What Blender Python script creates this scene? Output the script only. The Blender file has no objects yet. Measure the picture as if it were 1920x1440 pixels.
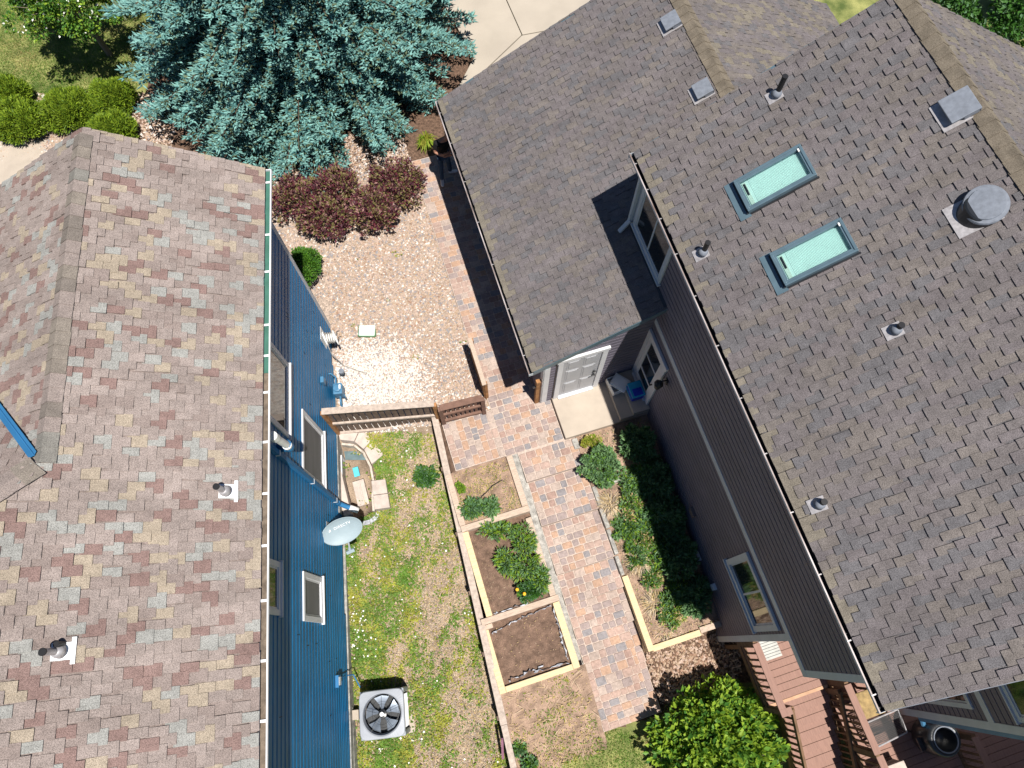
import bpy, math, random
import numpy as np
from mathutils import Matrix, Vector

random.seed(11)
rng = np.random.default_rng(11)
scene = bpy.context.scene
col = scene.collection

# ------------------------------------------------------------------ camera, sky, sun, exposure
CAM_H = 16.0
cam_d = bpy.data.cameras.new('camera')
cam = bpy.data.objects.new('camera', cam_d)
col.objects.link(cam)
cam.location = (0, 0, CAM_H)
cam.rotation_euler = (math.radians(20.16), 0, 0)
cam_d.sensor_width = 36.0
cam_d.lens = 36.0 * 1333.0 / 1920.0
cam_d.clip_end = 2000
scene.camera = cam

SUN = Vector((0.195, -0.264, 1.0)).normalized()
world = bpy.data.worlds.new('World')
scene.world = world
world.use_nodes = True
wn = world.node_tree
wn.nodes.clear()
wo = wn.nodes.new('ShaderNodeOutputWorld')
bg = wn.nodes.new('ShaderNodeBackground')
sky = wn.nodes.new('ShaderNodeTexSky')
sky.sky_type = 'NISHITA'
sky.sun_disc = False
sky.sun_elevation = math.asin(SUN.z)
sky.sun_rotation = math.atan2(SUN.x, SUN.y)
sky.altitude = 1600
sky.ozone_density = 5.0
bg.inputs['Strength'].default_value = 0.052
wn.links.new(sky.outputs['Color'], bg.inputs['Color'])
wn.links.new(bg.outputs['Background'], wo.inputs['Surface'])

sun_d = bpy.data.lights.new('sun', 'SUN')
sun_d.energy = 5.0
sun_d.angle = math.radians(0.53)
sun_d.color = (1.0, 0.955, 0.88)
sun = bpy.data.objects.new('sun', sun_d)
col.objects.link(sun)
sun.rotation_euler = SUN.to_track_quat('Z', 'Y').to_euler()
sun.location = (6, -8, 40)

vs = scene.view_settings
vs.view_transform = 'Standard'
vs.look = 'None'
vs.gamma = 1.0
vs.use_curve_mapping = False
vs.exposure = 0.40
scene.cycles.max_bounces = 6
scene.cycles.diffuse_bounces = 3
scene.cycles.glossy_bounces = 3
scene.cycles.transmission_bounces = 4
scene.cycles.transparent_max_bounces = 6
scene.cycles.use_denoising = True

# ------------------------------------------------------------------ frames: R = right house, L = left house, W = world
ANG = {'R': math.radians(17.4), 'L': math.radians(6.33), 'W': 0.0}
def toW(fr, x, y, z=0.0):
    a = ANG[fr]; c, s = math.cos(a), math.sin(a)
    return Vector((x * c - y * s, x * s + y * c, z))
def toF(fr, X, Y):
    a = ANG[fr]; c, s = math.cos(a), math.sin(a)
    return X * c + Y * s, -X * s + Y * c

# ------------------------------------------------------------------ materials
MATS = {}
def mat(name, c, rough=0.8, var=0.15, sc=6.0, grain=0.0, gsc=220.0, bump=0.0, bsc=80.0, metal=0.0, spec=0.35, c2=None,
        stretch=None, wear=0.0, wsc=(1, 1, 1, 0)):
    m = bpy.data.materials.new(name); MATS[name] = m
    m.use_nodes = True
    nt = m.node_tree; N = nt.nodes; Lk = nt.links
    b = N['Principled BSDF']
    b.inputs['Roughness'].default_value = rough
    b.inputs['Metallic'].default_value = metal
    b.inputs['Specular IOR Level'].default_value = spec
    geo = N.new('ShaderNodeNewGeometry')
    vec = geo.outputs['Position']
    if stretch:
        mp = N.new('ShaderNodeMapping'); mp.vector_type = 'TEXTURE'
        mp.inputs['Rotation'].default_value = (0, 0, stretch[3])
        mp.inputs['Scale'].default_value = stretch[:3]
        Lk.new(vec, mp.inputs['Vector']); vec = mp.outputs['Vector']
    n1 = N.new('ShaderNodeTexNoise'); n1.inputs['Scale'].default_value = sc
    n1.inputs['Detail'].default_value = 4.0
    Lk.new(vec, n1.inputs['Vector'])
    ramp = N.new('ShaderNodeValToRGB')
    lo = [max(0, k * (1 - var)) for k in c]; hi = [min(1, k * (1 + var)) for k in (c2 or c)]
    ramp.color_ramp.elements[0].position = 0.3; ramp.color_ramp.elements[1].position = 0.7
    ramp.color_ramp.elements[0].color = (*lo, 1); ramp.color_ramp.elements[1].color = (*hi, 1)
    Lk.new(n1.outputs['Fac'], ramp.inputs['Fac'])
    out = ramp.outputs['Color']
    if grain > 0:
        n2 = N.new('ShaderNodeTexNoise'); n2.inputs['Scale'].default_value = gsc; n2.inputs['Detail'].default_value = 2.0
        Lk.new(geo.outputs['Position'], n2.inputs['Vector'])
        mr = N.new('ShaderNodeMapRange')
        mr.inputs['From Min'].default_value = 0.3; mr.inputs['From Max'].default_value = 0.7
        mr.inputs['To Min'].default_value = 1 - grain; mr.inputs['To Max'].default_value = 1 + grain
        Lk.new(n2.outputs['Fac'], mr.inputs['Value'])
        mx = N.new('ShaderNodeMix'); mx.data_type = 'RGBA'; mx.blend_type = 'MULTIPLY'
        mx.inputs['Factor'].default_value = 1.0
        Lk.new(out, mx.inputs['A']); Lk.new(mr.outputs['Result'], mx.inputs['B'])
        out = mx.outputs['Result']
    if wear > 0:                                  # broad stains and streaks
        wm = N.new('ShaderNodeMapping'); wm.vector_type = 'TEXTURE'
        wm.inputs['Rotation'].default_value = (0, 0, wsc[3]); wm.inputs['Scale'].default_value = wsc[:3]
        Lk.new(geo.outputs['Position'], wm.inputs['Vector'])
        n4 = N.new('ShaderNodeTexNoise'); n4.inputs['Scale'].default_value = 1.0; n4.inputs['Detail'].default_value = 5.0; n4.inputs['Roughness'].default_value = 0.6
        Lk.new(wm.outputs['Vector'], n4.inputs['Vector'])
        m4 = N.new('ShaderNodeMapRange'); m4.inputs['From Min'].default_value = 0.32; m4.inputs['From Max'].default_value = 0.68
        m4.inputs['To Min'].default_value = 1 - wear; m4.inputs['To Max'].default_value = 1 + wear * 0.7
        Lk.new(n4.outputs['Fac'], m4.inputs['Value'])
        x4 = N.new('ShaderNodeMix'); x4.data_type = 'RGBA'; x4.blend_type = 'MULTIPLY'; x4.inputs['Factor'].default_value = 1.0
        Lk.new(out, x4.inputs['A']); Lk.new(m4.outputs['Result'], x4.inputs['B']); out = x4.outputs['Result']
    Lk.new(out, b.inputs['Base Color'])
    if bump > 0:
        n3 = N.new('ShaderNodeTexNoise'); n3.inputs['Scale'].default_value = bsc; n3.inputs['Detail'].default_value = 3.0
        Lk.new(vec, n3.inputs['Vector'])
        bp = N.new('ShaderNodeBump'); bp.inputs['Strength'].default_value = bump; bp.inputs['Distance'].default_value = 0.02
        Lk.new(n3.outputs['Fac'], bp.inputs['Height']); Lk.new(bp.outputs['Normal'], b.inputs['Normal'])
    return m

def leafmat(name, c, trans=0.25, rough=0.55, var=0.25, sc=5.0):
    m = mat(name, c, rough=rough, var=var, sc=sc, spec=0.3)
    nt = m.node_tree
    b = nt.nodes['Principled BSDF']; o = nt.nodes['Material Output']
    tr = nt.nodes.new('ShaderNodeBsdfTranslucent')
    tr.inputs['Color'].default_value = (min(1, c[0] * 1.8), min(1, c[1] * 1.8), c[2] * 1.2, 1)
    mx = nt.nodes.new('ShaderNodeMixShader'); mx.inputs[0].default_value = trans
    nt.links.new(b.outputs[0], mx.inputs[1]); nt.links.new(tr.outputs[0], mx.inputs[2])
    nt.links.new(mx.outputs[0], o.inputs['Surface'])
    return m

A17 = ANG['R']; A6 = ANG['L']
# roofing granules
for n, c in (('shingle_red', (0.224, 0.152, 0.138)), ('shingle_tan', (0.335, 0.280, 0.220)), ('shingle_grey', (0.292, 0.290, 0.275)),
             ('shingle_taupe', (0.272, 0.226, 0.208)), ('shingle_rose', (0.296, 0.246, 0.227)), ('shingle_dusk', (0.250, 0.203, 0.186))):
    mat(n, c, rough=0.95, var=0.1, sc=9, grain=0.42, gsc=95, bump=0.35, bsc=120, spec=0.1, wear=0.17, wsc=(1.6, 0.5, 1.6, A6))
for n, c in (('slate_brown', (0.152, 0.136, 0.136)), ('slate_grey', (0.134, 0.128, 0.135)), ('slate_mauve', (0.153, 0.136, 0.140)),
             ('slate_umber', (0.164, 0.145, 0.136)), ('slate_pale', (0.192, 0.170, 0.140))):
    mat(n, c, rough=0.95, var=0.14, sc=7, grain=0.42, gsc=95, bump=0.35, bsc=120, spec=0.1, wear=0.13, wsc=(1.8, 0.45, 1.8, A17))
mat('cap_brown', (0.175, 0.148, 0.116), rough=0.95, var=0.25, sc=5, grain=0.35, gsc=95, bump=0.3, spec=0.1)
mat('underlay', (0.03, 0.027, 0.026), rough=0.95)
mat('blue_siding', (0.012, 0.150, 0.335), rough=0.45, var=0.10, sc=2.0, spec=0.25, wear=0.16, wsc=(1, 1.2, 0.5, 0))
mat('blue_trim', (0.035, 0.17, 0.36), spec=0.2, rough=0.6, var=0.08, sc=3)
mat('mauve_siding', (0.125, 0.104, 0.105), rough=0.6, var=0.08, sc=2.5, spec=0.3)
mat('grey_siding', (0.148, 0.134, 0.172), rough=0.6, var=0.06, sc=2.5, wear=0.16, wsc=(1, 1.2, 0.6, 0))
mat('white_trim', (0.66, 0.66, 0.68), rough=0.5, var=0.05, sc=4)
mat('pale_trim', (0.52, 0.56, 0.60), rough=0.55, var=0.06, sc=4)
mat('white_metal', (0.80, 0.81, 0.83), rough=0.35, var=0.03)
mat('white_plastic', (0.78, 0.78, 0.76), rough=0.45, var=0.05)
mat('copper_metal', (0.26, 0.165, 0.125), rough=0.45, var=0.4, sc=1.5, metal=0.1, c2=(0.40, 0.36, 0.36))
mat('dark_void', (0.012, 0.012, 0.014), rough=0.7)
mat('gutter_mesh', (0.16, 0.125, 0.095), rough=0.9, var=0.35, sc=10, grain=0.3)
mat('gutter_green', (0.05, 0.15, 0.115), rough=0.6, var=0.15)
mat('glass_dark', (0.012, 0.016, 0.02), rough=0.06, var=0.2, spec=0.6)
mat('screen_grey', (0.15, 0.148, 0.155), rough=0.6, var=0.2, sc=4, stretch=(1, 6, 1, A6))
mat('shade_mint', (0.56, 0.76, 0.72), rough=0.45, var=0.03)
mat('shade_white', (0.55, 0.68, 0.60), rough=0.4, var=0.03)
mat('frame_slate', (0.13, 0.20, 0.245), rough=0.35, var=0.1, metal=0.3)
mat('lead_grey', (0.19, 0.21, 0.25), rough=0.62, var=0.15, sc=14, metal=0.0, grain=0.1)
mat('galvanised', (0.45, 0.43, 0.44), rough=0.45, var=0.2, sc=20, metal=0.4)
mat('black_plastic', (0.018, 0.018, 0.02), rough=0.45)
mat('charcoal_metal', (0.022, 0.024, 0.028), rough=0.3, spec=0.6)
mat('concrete', (0.44, 0.375, 0.31), rough=0.9, var=0.08, sc=3, grain=0.08, gsc=140, bump=0.1)
mat('drive_concrete', (0.41, 0.36, 0.30), rough=0.9, var=0.07, sc=1.2, grain=0.07, gsc=90, bump=0.1)
mat('old_concrete', (0.34, 0.325, 0.30), rough=0.95, var=0.35, sc=9, grain=0.3, gsc=60, bump=0.4)
mat('joint_sand', (0.48, 0.39, 0.335), rough=0.95, var=0.15, sc=20, grain=0.2)
for n, c in (('paver_rose', (0.405, 0.290, 0.245)), ('paver_orange', (0.435, 0.285, 0.205)), ('paver_mauve', (0.325, 0.260, 0.245)),
             ('paver_slate', (0.262, 0.243, 0.250)), ('paver_pale', (0.425, 0.340, 0.295)), ('paver_rust', (0.345, 0.235, 0.198))):
    mat(n, c, rough=0.9, var=0.16, sc=16, grain=0.2, gsc=120, bump=0.25, bsc=60, spec=0.2, wear=0.16, wsc=(0.7, 0.7, 0.7, 0))
mat('cedar_grey', (0.40, 0.315, 0.255), rough=0.85, var=0.22, sc=5, stretch=(0.06, 0.06, 0.06, 0), grain=0.12, bump=0.2)
mat('rail_grey', (0.45, 0.37, 0.315), rough=0.85, var=0.2, sc=14, grain=0.14, gsc=70, bump=0.15)
mat('cedar_dark', (0.155, 0.108, 0.085), rough=0.85, var=0.3, sc=9, grain=0.15, bump=0.2)
mat('cedar_warm', (0.33, 0.16, 0.065), rough=0.8, var=0.4, sc=9, grain=0.15, bump=0.2)
mat('gate_brown', (0.185, 0.105, 0.078), rough=0.8, var=0.2, sc=9, grain=0.12, bump=0.2)
mat('new_pine', (0.66, 0.52, 0.315), rough=0.8, var=0.18, sc=2.5, stretch=(0.5, 0.05, 1, A17), grain=0.06)
mat('weathered_timber', (0.50, 0.39, 0.31), rough=0.9, var=0.2, sc=3, stretch=(0.4, 0.06, 1, A17), grain=0.12, bump=0.2)
mat('pink_paint', (0.28, 0.13, 0.19), rough=0.8, var=0.2)
mat('composite_deck', (0.285, 0.165, 0.13), rough=0.75, var=0.12, sc=4, stretch=(0.08, 0.8, 1, A17), grain=0.08)
mat('deck_edge', (0.50, 0.30, 0.19), rough=0.8, var=0.15, sc=5)
mat('deck_frame', (0.16, 0.095, 0.055), rough=0.85, var=0.3, sc=5, grain=0.15)
mat('soil', (0.165, 0.105, 0.076), rough=1, var=0.35, sc=7, grain=0.35, gsc=70, bump=0.9, bsc=26)
mat('dry_soil', (0.30, 0.205, 0.15), rough=1, var=0.35, sc=5, grain=0.35, gsc=70, bump=0.8, bsc=30)
mat('yard_dirt', (0.30, 0.225, 0.165), rough=1, var=0.3, sc=3.0, grain=0.4, gsc=60, bump=0.8, bsc=40)
mat('gravel_bed', (0.40, 0.315, 0.255), rough=1, var=0.3, sc=12, grain=0.45, gsc=45, bump=0.9, bsc=45)
mat('mulch', (0.13, 0.08, 0.055), rough=1, var=0.5, sc=14, grain=0.4, gsc=60, bump=0.9, bsc=40)
mat('lawn', (0.125, 0.175, 0.045), rough=1, var=0.35, sc=2.2, c2=(0.24, 0.24, 0.085), grain=0.3, gsc=60, bump=0.6)
for n, c in (('stone_pink', (0.49, 0.37, 0.305)), ('stone_white', (0.70, 0.65, 0.60)), ('stone_tan', (0.44, 0.325, 0.235)),
             ('stone_grey', (0.29, 0.275, 0.285)), ('stone_rust', (0.35, 0.22, 0.155))):
    mat(n, c, rough=0.9, var=0.15, sc=30)
mat('well_stone', (0.52, 0.44, 0.39), rough=0.9, var=0.15, sc=6, grain=0.15)
mat('well_lining', (0.5, 0.44, 0.38), rough=0.9, var=0.3, sc=10)
mat('slate_water', (0.13, 0.185, 0.20), rough=0.25, var=0.2)
mat('cyan_plastic', (0.10, 0.50, 0.60), rough=0.4)
mat('tarp_grey', (0.42, 0.43, 0.47), rough=0.55, var=0.35, sc=12, grain=0.2)
mat('dish_grey', (0.30, 0.375, 0.415), rough=0.5, var=0.04)
mat('ac_grey', (0.33, 0.35, 0.39), rough=0.45, var=0.06)
mat('ac_coil', (0.13, 0.12, 0.12), rough=0.6, var=0.3, sc=30)
mat('ac_louver', (0.6, 0.6, 0.6), rough=0.5)
mat('fan_metal', (0.26, 0.30, 0.36), rough=0.3, metal=0.5, var=0.25)
mat('meter_blue', (0.07, 0.20, 0.34), rough=0.45, var=0.15)
mat('tote_blue', (0.012, 0.035, 0.42), rough=0.4)
mat('cooler_teal', (0.02, 0.30, 0.50), rough=0.4)
mat('tan_top', (0.30, 0.205, 0.085), rough=0.7, var=0.35, sc=10, grain=0.2)
mat('mesh_tan', (0.28, 0.17, 0.075), rough=0.8)
mat('mat_grey', (0.48, 0.48, 0.45), rough=0.9, var=0.15)
mat('door_paint', (0.42, 0.425, 0.45), rough=0.5, var=0.04)
mat('skin_tone', (0.36, 0.185, 0.125), rough=0.55)
mat('black_cloth', (0.008, 0.008, 0.009), rough=0.9)
mat('denim', (0.028, 0.062, 0.115), rough=0.9, var=0.25, sc=20)
mat('shoe_white', (0.72, 0.70, 0.72), rough=0.6)
mat('hair_dark', (0.02, 0.013, 0.01), rough=0.7)
mat('bark', (0.10, 0.07, 0.05), rough=0.95, var=0.35, sc=14, bump=0.8)
mat('twig', (0.30, 0.24, 0.19), rough=0.9, var=0.2)
mat('straw', (0.52, 0.385, 0.20), rough=0.9, var=0.25, sc=20)
mat('straw_pale', (0.62, 0.50, 0.34), rough=0.9, var=0.2, sc=20)
mat('petal_white', (0.85, 0.84, 0.80), rough=0.7)
mat('petal_yellow', (0.85, 0.46, 0.02), rough=0.6)
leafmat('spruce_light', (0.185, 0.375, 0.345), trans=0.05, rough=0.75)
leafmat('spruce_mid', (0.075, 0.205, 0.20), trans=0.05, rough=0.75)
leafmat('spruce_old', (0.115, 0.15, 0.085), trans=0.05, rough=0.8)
leafmat('juniper_light', (0.20, 0.29, 0.02), trans=0.1)
leafmat('juniper_dark', (0.085, 0.155, 0.012), trans=0.1)
leafmat('barb_wine', (0.135, 0.03, 0.045), trans=0.12)
leafmat('barb_plum', (0.085, 0.03, 0.042), trans=0.1)
leafmat('barb_olive', (0.20, 0.17, 0.065), trans=0.15)
leafmat('barb_pink', (0.30, 0.165, 0.145), trans=0.1)
leafmat('leaf_lime', (0.245, 0.36, 0.035), trans=0.22)
leafmat('leaf_green', (0.11, 0.225, 0.028), trans=0.22)
leafmat('leaf_deep', (0.045, 0.13, 0.02), trans=0.15)
leafmat('leaf_box', (0.075, 0.19, 0.015), trans=0.12)
leafmat('leaf_sage', (0.16, 0.275, 0.12), trans=0.12)
leafmat('leaf_dusky', (0.08, 0.165, 0.075), trans=0.1)
leafmat('clover', (0.165, 0.25, 0.045), trans=0.2)
leafmat('clover_yellow', (0.32, 0.325, 0.05), trans=0.2)
leafmat('grass_lawn', (0.14, 0.215, 0.04), trans=0.2)
leafmat('grass_tawny', (0.40, 0.34, 0.14), trans=0.15)
def M(*n): return [MATS[k] for k in n]

# ------------------------------------------------------------------ mesh builder
class MB:
    def __init__(s): s.v = []; s.f = []; s.m = []
    def add(s, vs_, fs_, m=0):
        o = len(s.v); s.v += [tuple(p) for p in vs_]
        for f in fs_: s.f.append(tuple(i + o for i in f)); s.m.append(m)
        return s
    def box(s, x0, x1, y0, y1, z0, z1, m=0):
        return s.add([(x0, y0, z0), (x1, y0, z0), (x1, y1, z0), (x0, y1, z0), (x0, y0, z1), (x1, y0, z1), (x1, y1, z1), (x0, y1, z1)],
                     [(3, 2, 1, 0), (4, 5, 6, 7), (0, 1, 5, 4), (1, 2, 6, 5), (2, 3, 7, 6), (3, 0, 4, 7)], m)
    def obox(s, c, ax, ay, az, m=0):            # centre and three half-axis vectors
        c, ax, ay, az = map(Vector, (c, ax, ay, az))
        vs_ = [c + sx * ax + sy * ay + sz * az for sz in (-1, 1) for sx, sy in ((-1, -1), (1, -1), (1, 1), (-1, 1))]
        return s.add(vs_, [(3, 2, 1, 0), (4, 5, 6, 7), (0, 1, 5, 4), (1, 2, 6, 5), (2, 3, 7, 6), (3, 0, 4, 7)], m)
    def beam(s, p, q, w, h, m=0, up=(0, 0, 1)):  # board from p to q; w sideways, h along up
        p, q = Vector(p), Vector(q); d = q - p
        side = d.cross(Vector(up)).normalized(); u = side.cross(d).normalized()
        return s.obox((p + q) / 2, d / 2, side * w / 2, u * h / 2, m)
    def tube(s, pts, r, n=8, m=0, caps=True):
        pts = [Vector(p) for p in pts]; rs = r if isinstance(r, (list, tuple)) else [r] * len(pts)
        rings = []; ref = None
        for i, p in enumerate(pts):
            d = (pts[min(i + 1, len(pts) - 1)] - pts[max(i - 1, 0)]).normalized()
            if ref is None: ref = Vector((0, 0, 1)) if abs(d.z) < 0.9 else Vector((1, 0, 0))
            a = d.cross(ref).normalized(); b = a.cross(d).normalized(); ref = b
            rings.append([p + rs[i] * (math.cos(t) * a + math.sin(t) * b) for t in (2 * math.pi * k / n for k in range(n))])
        vs_ = [q for rg in rings for q in rg]; fs_ = []
        for i in range(len(pts) - 1):
            for k in range(n):
                k2 = (k + 1) % n; fs_.append((i * n + k, i * n + k2, (i + 1) * n + k2, (i + 1) * n + k))
        if caps: fs_ += [tuple(range(n))[::-1], tuple(range((len(pts) - 1) * n, len(pts) * n))]
        return s.add(vs_, fs_, m)
    def ext(s, poly, vec, m=0):                  # closed polygon swept along vec
        n = len(poly); v = Vector(vec); P = [Vector(p) for p in poly]
        return s.add(P + [p + v for p in P], [tuple(range(n))[::-1], tuple(range(n, 2 * n))] +
                     [(i, (i + 1) % n, n + (i + 1) % n, n + i) for i in range(n)], m)
    def lathe(s, c, prof, n=24, m=0, axis=None):  # prof: (radius, height)
        c = Vector(c); vs_ = []; fs_ = []
        for r, h in prof:
            for k in range(n):
                t = 2 * math.pi * k / n; vs_.append(c + Vector((r * math.cos(t), r * math.sin(t), h)))
        for i in range(len(prof) - 1):
            for k in range(n):
                k2 = (k + 1) % n; fs_.append((i * n + k, i * n + k2, (i + 1) * n + k2, (i + 1) * n + k))
        fs_.append(tuple(range(n))[::-1]); fs_.append(tuple(range((len(prof) - 1) * n, len(prof) * n)))
        return s.add(vs_, fs_, m)
    def mesh(s, name, mats, off=(0, 0, 0), smooth=False):
        me = bpy.data.meshes.new(name)
        ox, oy, oz = off
        me.from_pydata([(x - ox, y - oy, z - oz) for x, y, z in s.v], [], s.f)
        for mt in mats: me.materials.append(mt)
        me.polygons.foreach_set('material_index', s.m)
        me.update()
        if smooth:
            import bmesh
            bm = bmesh.new(); bm.from_mesh(me); bmesh.ops.recalc_face_normals(bm, faces=bm.faces[:])
            for f_ in bm.faces: f_.smooth = True
            bm.to_mesh(me); bm.free()
        return me

def np_mesh(name, verts, faces, midx, mats, smooth=False):
    me = bpy.data.meshes.new(name)
    verts = np.ascontiguousarray(verts, dtype=np.float32); faces = np.ascontiguousarray(faces, dtype=np.int32)
    nf, k = faces.shape
    me.vertices.add(len(verts)); me.vertices.foreach_set('co', verts.ravel())
    me.loops.add(nf * k); me.loops.foreach_set('vertex_index', faces.ravel())
    me.polygons.add(nf)
    me.polygons.foreach_set('loop_start', np.arange(0, nf * k, k, dtype=np.int32))
    me.polygons.foreach_set('loop_total', np.full(nf, k, dtype=np.int32))
    me.polygons.foreach_set('material_index', np.ascontiguousarray(midx, dtype=np.int32))
    me.polygons.foreach_set('use_smooth', np.full(nf, smooth, dtype=bool))
    for mt in mats: me.materials.append(mt)
    me.update(calc_edges=True)
    return me

class Thing:
    def __init__(s, name, label, cat, fr, at, group=None, kind=None):
        s.fr = fr; s.at = Vector(at)
        o = bpy.data.objects.new(name, None); col.objects.link(o)
        o.empty_display_size = 0.2
        o.location = toW(fr, *at); o.rotation_euler = (0, 0, ANG[fr])
        if label: o['label'] = label
        if cat: o['category'] = cat
        if group: o['group'] = group
        if kind: o['kind'] = kind
        s.o = o
    def part(s, name, mb, mats, parent=None, bevel=0, smooth=False, kind=None, label=None):
        me = mb.mesh(name, M(*mats), s.at, smooth) if isinstance(mb, MB) else mb
        o = bpy.data.objects.new(name, me); col.objects.link(o)
        o.parent = parent or s.o
        if bevel:
            b = o.modifiers.new('bevel', 'BEVEL'); b.width = bevel; b.segments = 2; b.limit_method = 'ANGLE'
        if kind: o['kind'] = kind
        if label: o['label'] = label
        return o

def solo(name, mb, mats, fr='W', at=(0, 0, 0), label=None, cat=None, group=None, kind=None, bevel=0, smooth=False):
    me = mb.mesh(name, M(*mats), at, smooth) if isinstance(mb, MB) else mb
    o = bpy.data.objects.new(name, me); col.objects.link(o)
    o.location = toW(fr, *at); o.rotation_euler = (0, 0, ANG[fr])
    if label: o['label'] = label
    if cat: o['category'] = cat
    if group: o['group'] = group
    if kind: o['kind'] = kind
    if bevel:
        b = o.modifiers.new('bevel', 'BEVEL'); b.width = bevel; b.segments = 2; b.limit_method = 'ANGLE'
    return o

# ================================================================== THE GROUND
def sstep(t): t = np.clip(t, 0, 1); return t * t * (3 - 2 * t)
YS = [3.23, 2.20, 1.095, 0.42, -0.323, -0.85, -1.22, -1.60, -2.33]   # front edges of the path's levels (R frame)
DROP = 0.165
def rail_x(yr): return -0.22 + (yr - 5.5) * 0.0594
def ground_z(X, Y):
    X = np.asarray(X, float); Y = np.asarray(Y, float)
    xr = X * math.cos(A17) + Y * math.sin(A17); yr = -X * math.sin(A17) + Y * math.cos(A17)
    xl = X * math.cos(A6) + Y * math.sin(A6); yl = -X * math.sin(A6) + Y * math.cos(A6)
    zw = np.interp(yl, [-40, -6, -1.7, -0.05, 1.1, 3.4, 5.2, 6.1, 7.0, 7.9, 10], [-2.6, -2.1, -1.55, -1.3, -1.18, -0.92, -0.62, -0.5, -0.3, -0.12, 0])
    ze = np.interp(yr, [-40, -6, -2.3, 0, 2.6, 5.15, 5.5], [-2.4, -1.9, -1.4, -1.12, -0.8, -0.46, -0.05])
    edge = np.where(yr > 5.6, 1.08, np.where(yr > 5.3, rail_x(yr) + (yr - 5.3) / 0.3 * (1.08 - rail_x(yr)), rail_x(yr)))
    dw = np.maximum(xl + 3.7, 0); de = np.maximum(edge - xr, 0)
    t = sstep(dw / np.maximum(dw + de, 1e-3))
    zl = zw * (1 - t) + ze * t
    zr = np.interp(yr, [-40, -6, -2.6, -2.3, -1.6, -1.2, -0.85, -0.32, 0.42, 1.1, 2.2, 3.25, 4], [-2.3, -1.8, -1.47, -1.44, -1.33, -1.17, -1.0, -0.82, -0.66, -0.48, -0.32, -0.15, -0.07])
    south = sstep((-yr - 1.02) / 0.15) * sstep((xr - 2.85) / 0.1)
    zr = zr * (1 - south) + np.minimum(zr, -1.38) * south
    zr = zr - 0.22 * sstep((xr - 1.30) / 0.1) * sstep((2.84 - xr) / 0.1) * (yr > -2.3) * (yr < 12.5)
    k = sstep((xr - edge) / 0.09)
    z = zl * (1 - k) + zr * k
    z = z - 0.5 * sstep(1.35 - ((xr + 2.5) / 0.5) ** 2 - ((yr - 4.72) / 0.95) ** 2)
    z = z + 0.025 * np.sin(X * 2.1 + 1.3) * np.sin(Y * 1.7) * (1 - k)
    return z
def gz(X, Y): return float(ground_z(X, Y))
def gzf(fr, x, y):
    w = toW(fr, x, y); return gz(w.x, w.y)

xs = np.concatenate([[-300, -120, -60, -30], np.arange(-18, 14.01, 0.13), [20, 30, 60, 120, 300]])
ys = np.concatenate([[-300, -120, -50, -20, -10], np.arange(-6, 21.01, 0.13), [26, 40, 80, 160, 400]])
GX, GY = np.meshgrid(xs, ys)
GZ = ground_z(GX, GY)
nx, ny = len(xs), len(ys)
idx = np.arange(nx * ny).reshape(ny, nx)
faces = np.stack([idx[:-1, :-1], idx[:-1, 1:], idx[1:, 1:], idx[1:, :-1]], -1).reshape(-1, 4)
cx = ((GX[:-1, :-1] + GX[1:, 1:]) / 2).ravel(); cy = ((GY[:-1, :-1] + GY[1:, 1:]) / 2).ravel()
def zone(X, Y):                                # 0 gravel, 1 weedy yard, 2 lawn, 3 soil, 4 mulch
    xr = X * math.cos(A17) + Y * math.sin(A17); yr = -X * math.sin(A17) + Y * math.cos(A17)
    wob = 0.18 * np.sin(X * 3.1) + 0.15 * np.sin(Y * 2.7 + X)
    z = np.full(X.shape, 2)
    up = (Y > 4.9) & (xr < 4.4)
    z[up] = 0
    z[up & (Y > 11.6 + wob) & (X > -11.2)] = 4
    lawn = up & (X + wob < -10.6) & (Y > 14.0 + 0.35 * wob)
    z[lawn] = 2
    z[up & (X < -11.2) & (Y <= 14.0 + 0.35 * wob)] = 0
    z[up & (Y > 19)] = 2
    yard = (Y <= 4.9) & (xr < rail_x(yr) + 0.02)
    z[yard] = 1
    south = (Y <= 4.9) & (xr >= rail_x(yr) + 0.02)
    z[south] = 3
    z[south & (yr < -1.05) & (xr > 2.8)] = 4
    z[south & (yr < -2.35 + 0.35 * wob + 0.25 * np.maximum(0, 1.4 - xr)) & (xr > -0.1)] = 2
    z[(xr > 4) & (yr > 5)] = 2
    z[(np.abs(X) > 17) | (Y < -5) | (Y > 21)] = 2
    return z
zn = zone(cx, cy)
me = np_mesh('ground', np.stack([GX, GY, GZ], -1).reshape(-1, 3), faces, zn, M('gravel_bed', 'yard_dirt', 'lawn', 'soil', 'mulch'), smooth=True)
o = solo('ground', me, [], label='sloping yard ground of gravel, soil and lawn between the two houses', kind='structure')

# ------------------------------------------------------------------ driveway and front walk (concrete slabs with joints)
T = Thing('driveway', 'pale concrete driveway beyond the garage roof and spruce', None, 'W', (1, 17, 0), kind='structure')
def slab(name, poly, z0=-0.15, z1=0.012, mats=('drive_concrete',), th=T):
    mb = MB(); mb.ext([(x, y, z0) for x, y in poly], (0, 0, z1 - z0)); return th.part(name, mb, mats, bevel=0.012)
slab('concrete_panel', [(-1.75, 14.25), (0.28, 16.75), (-0.55, 19.2), (-2.3, 18.55), (-1.1, 15.9)])
slab('concrete_panel', [(0.302, 16.755), (3.9, 17.6), (3.3, 20.6), (-0.53, 19.21)])
slab('concrete_panel', [(-1.74, 14.22), (0.5, 12.6), (4.5, 13.9), (3.92, 17.58), (0.29, 16.72)])
slab('concrete_panel', [(-2.3, 18.57), (-0.56, 19.22), (3.28, 20.62), (2.6, 23.5), (-4.0, 22.0)])
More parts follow.
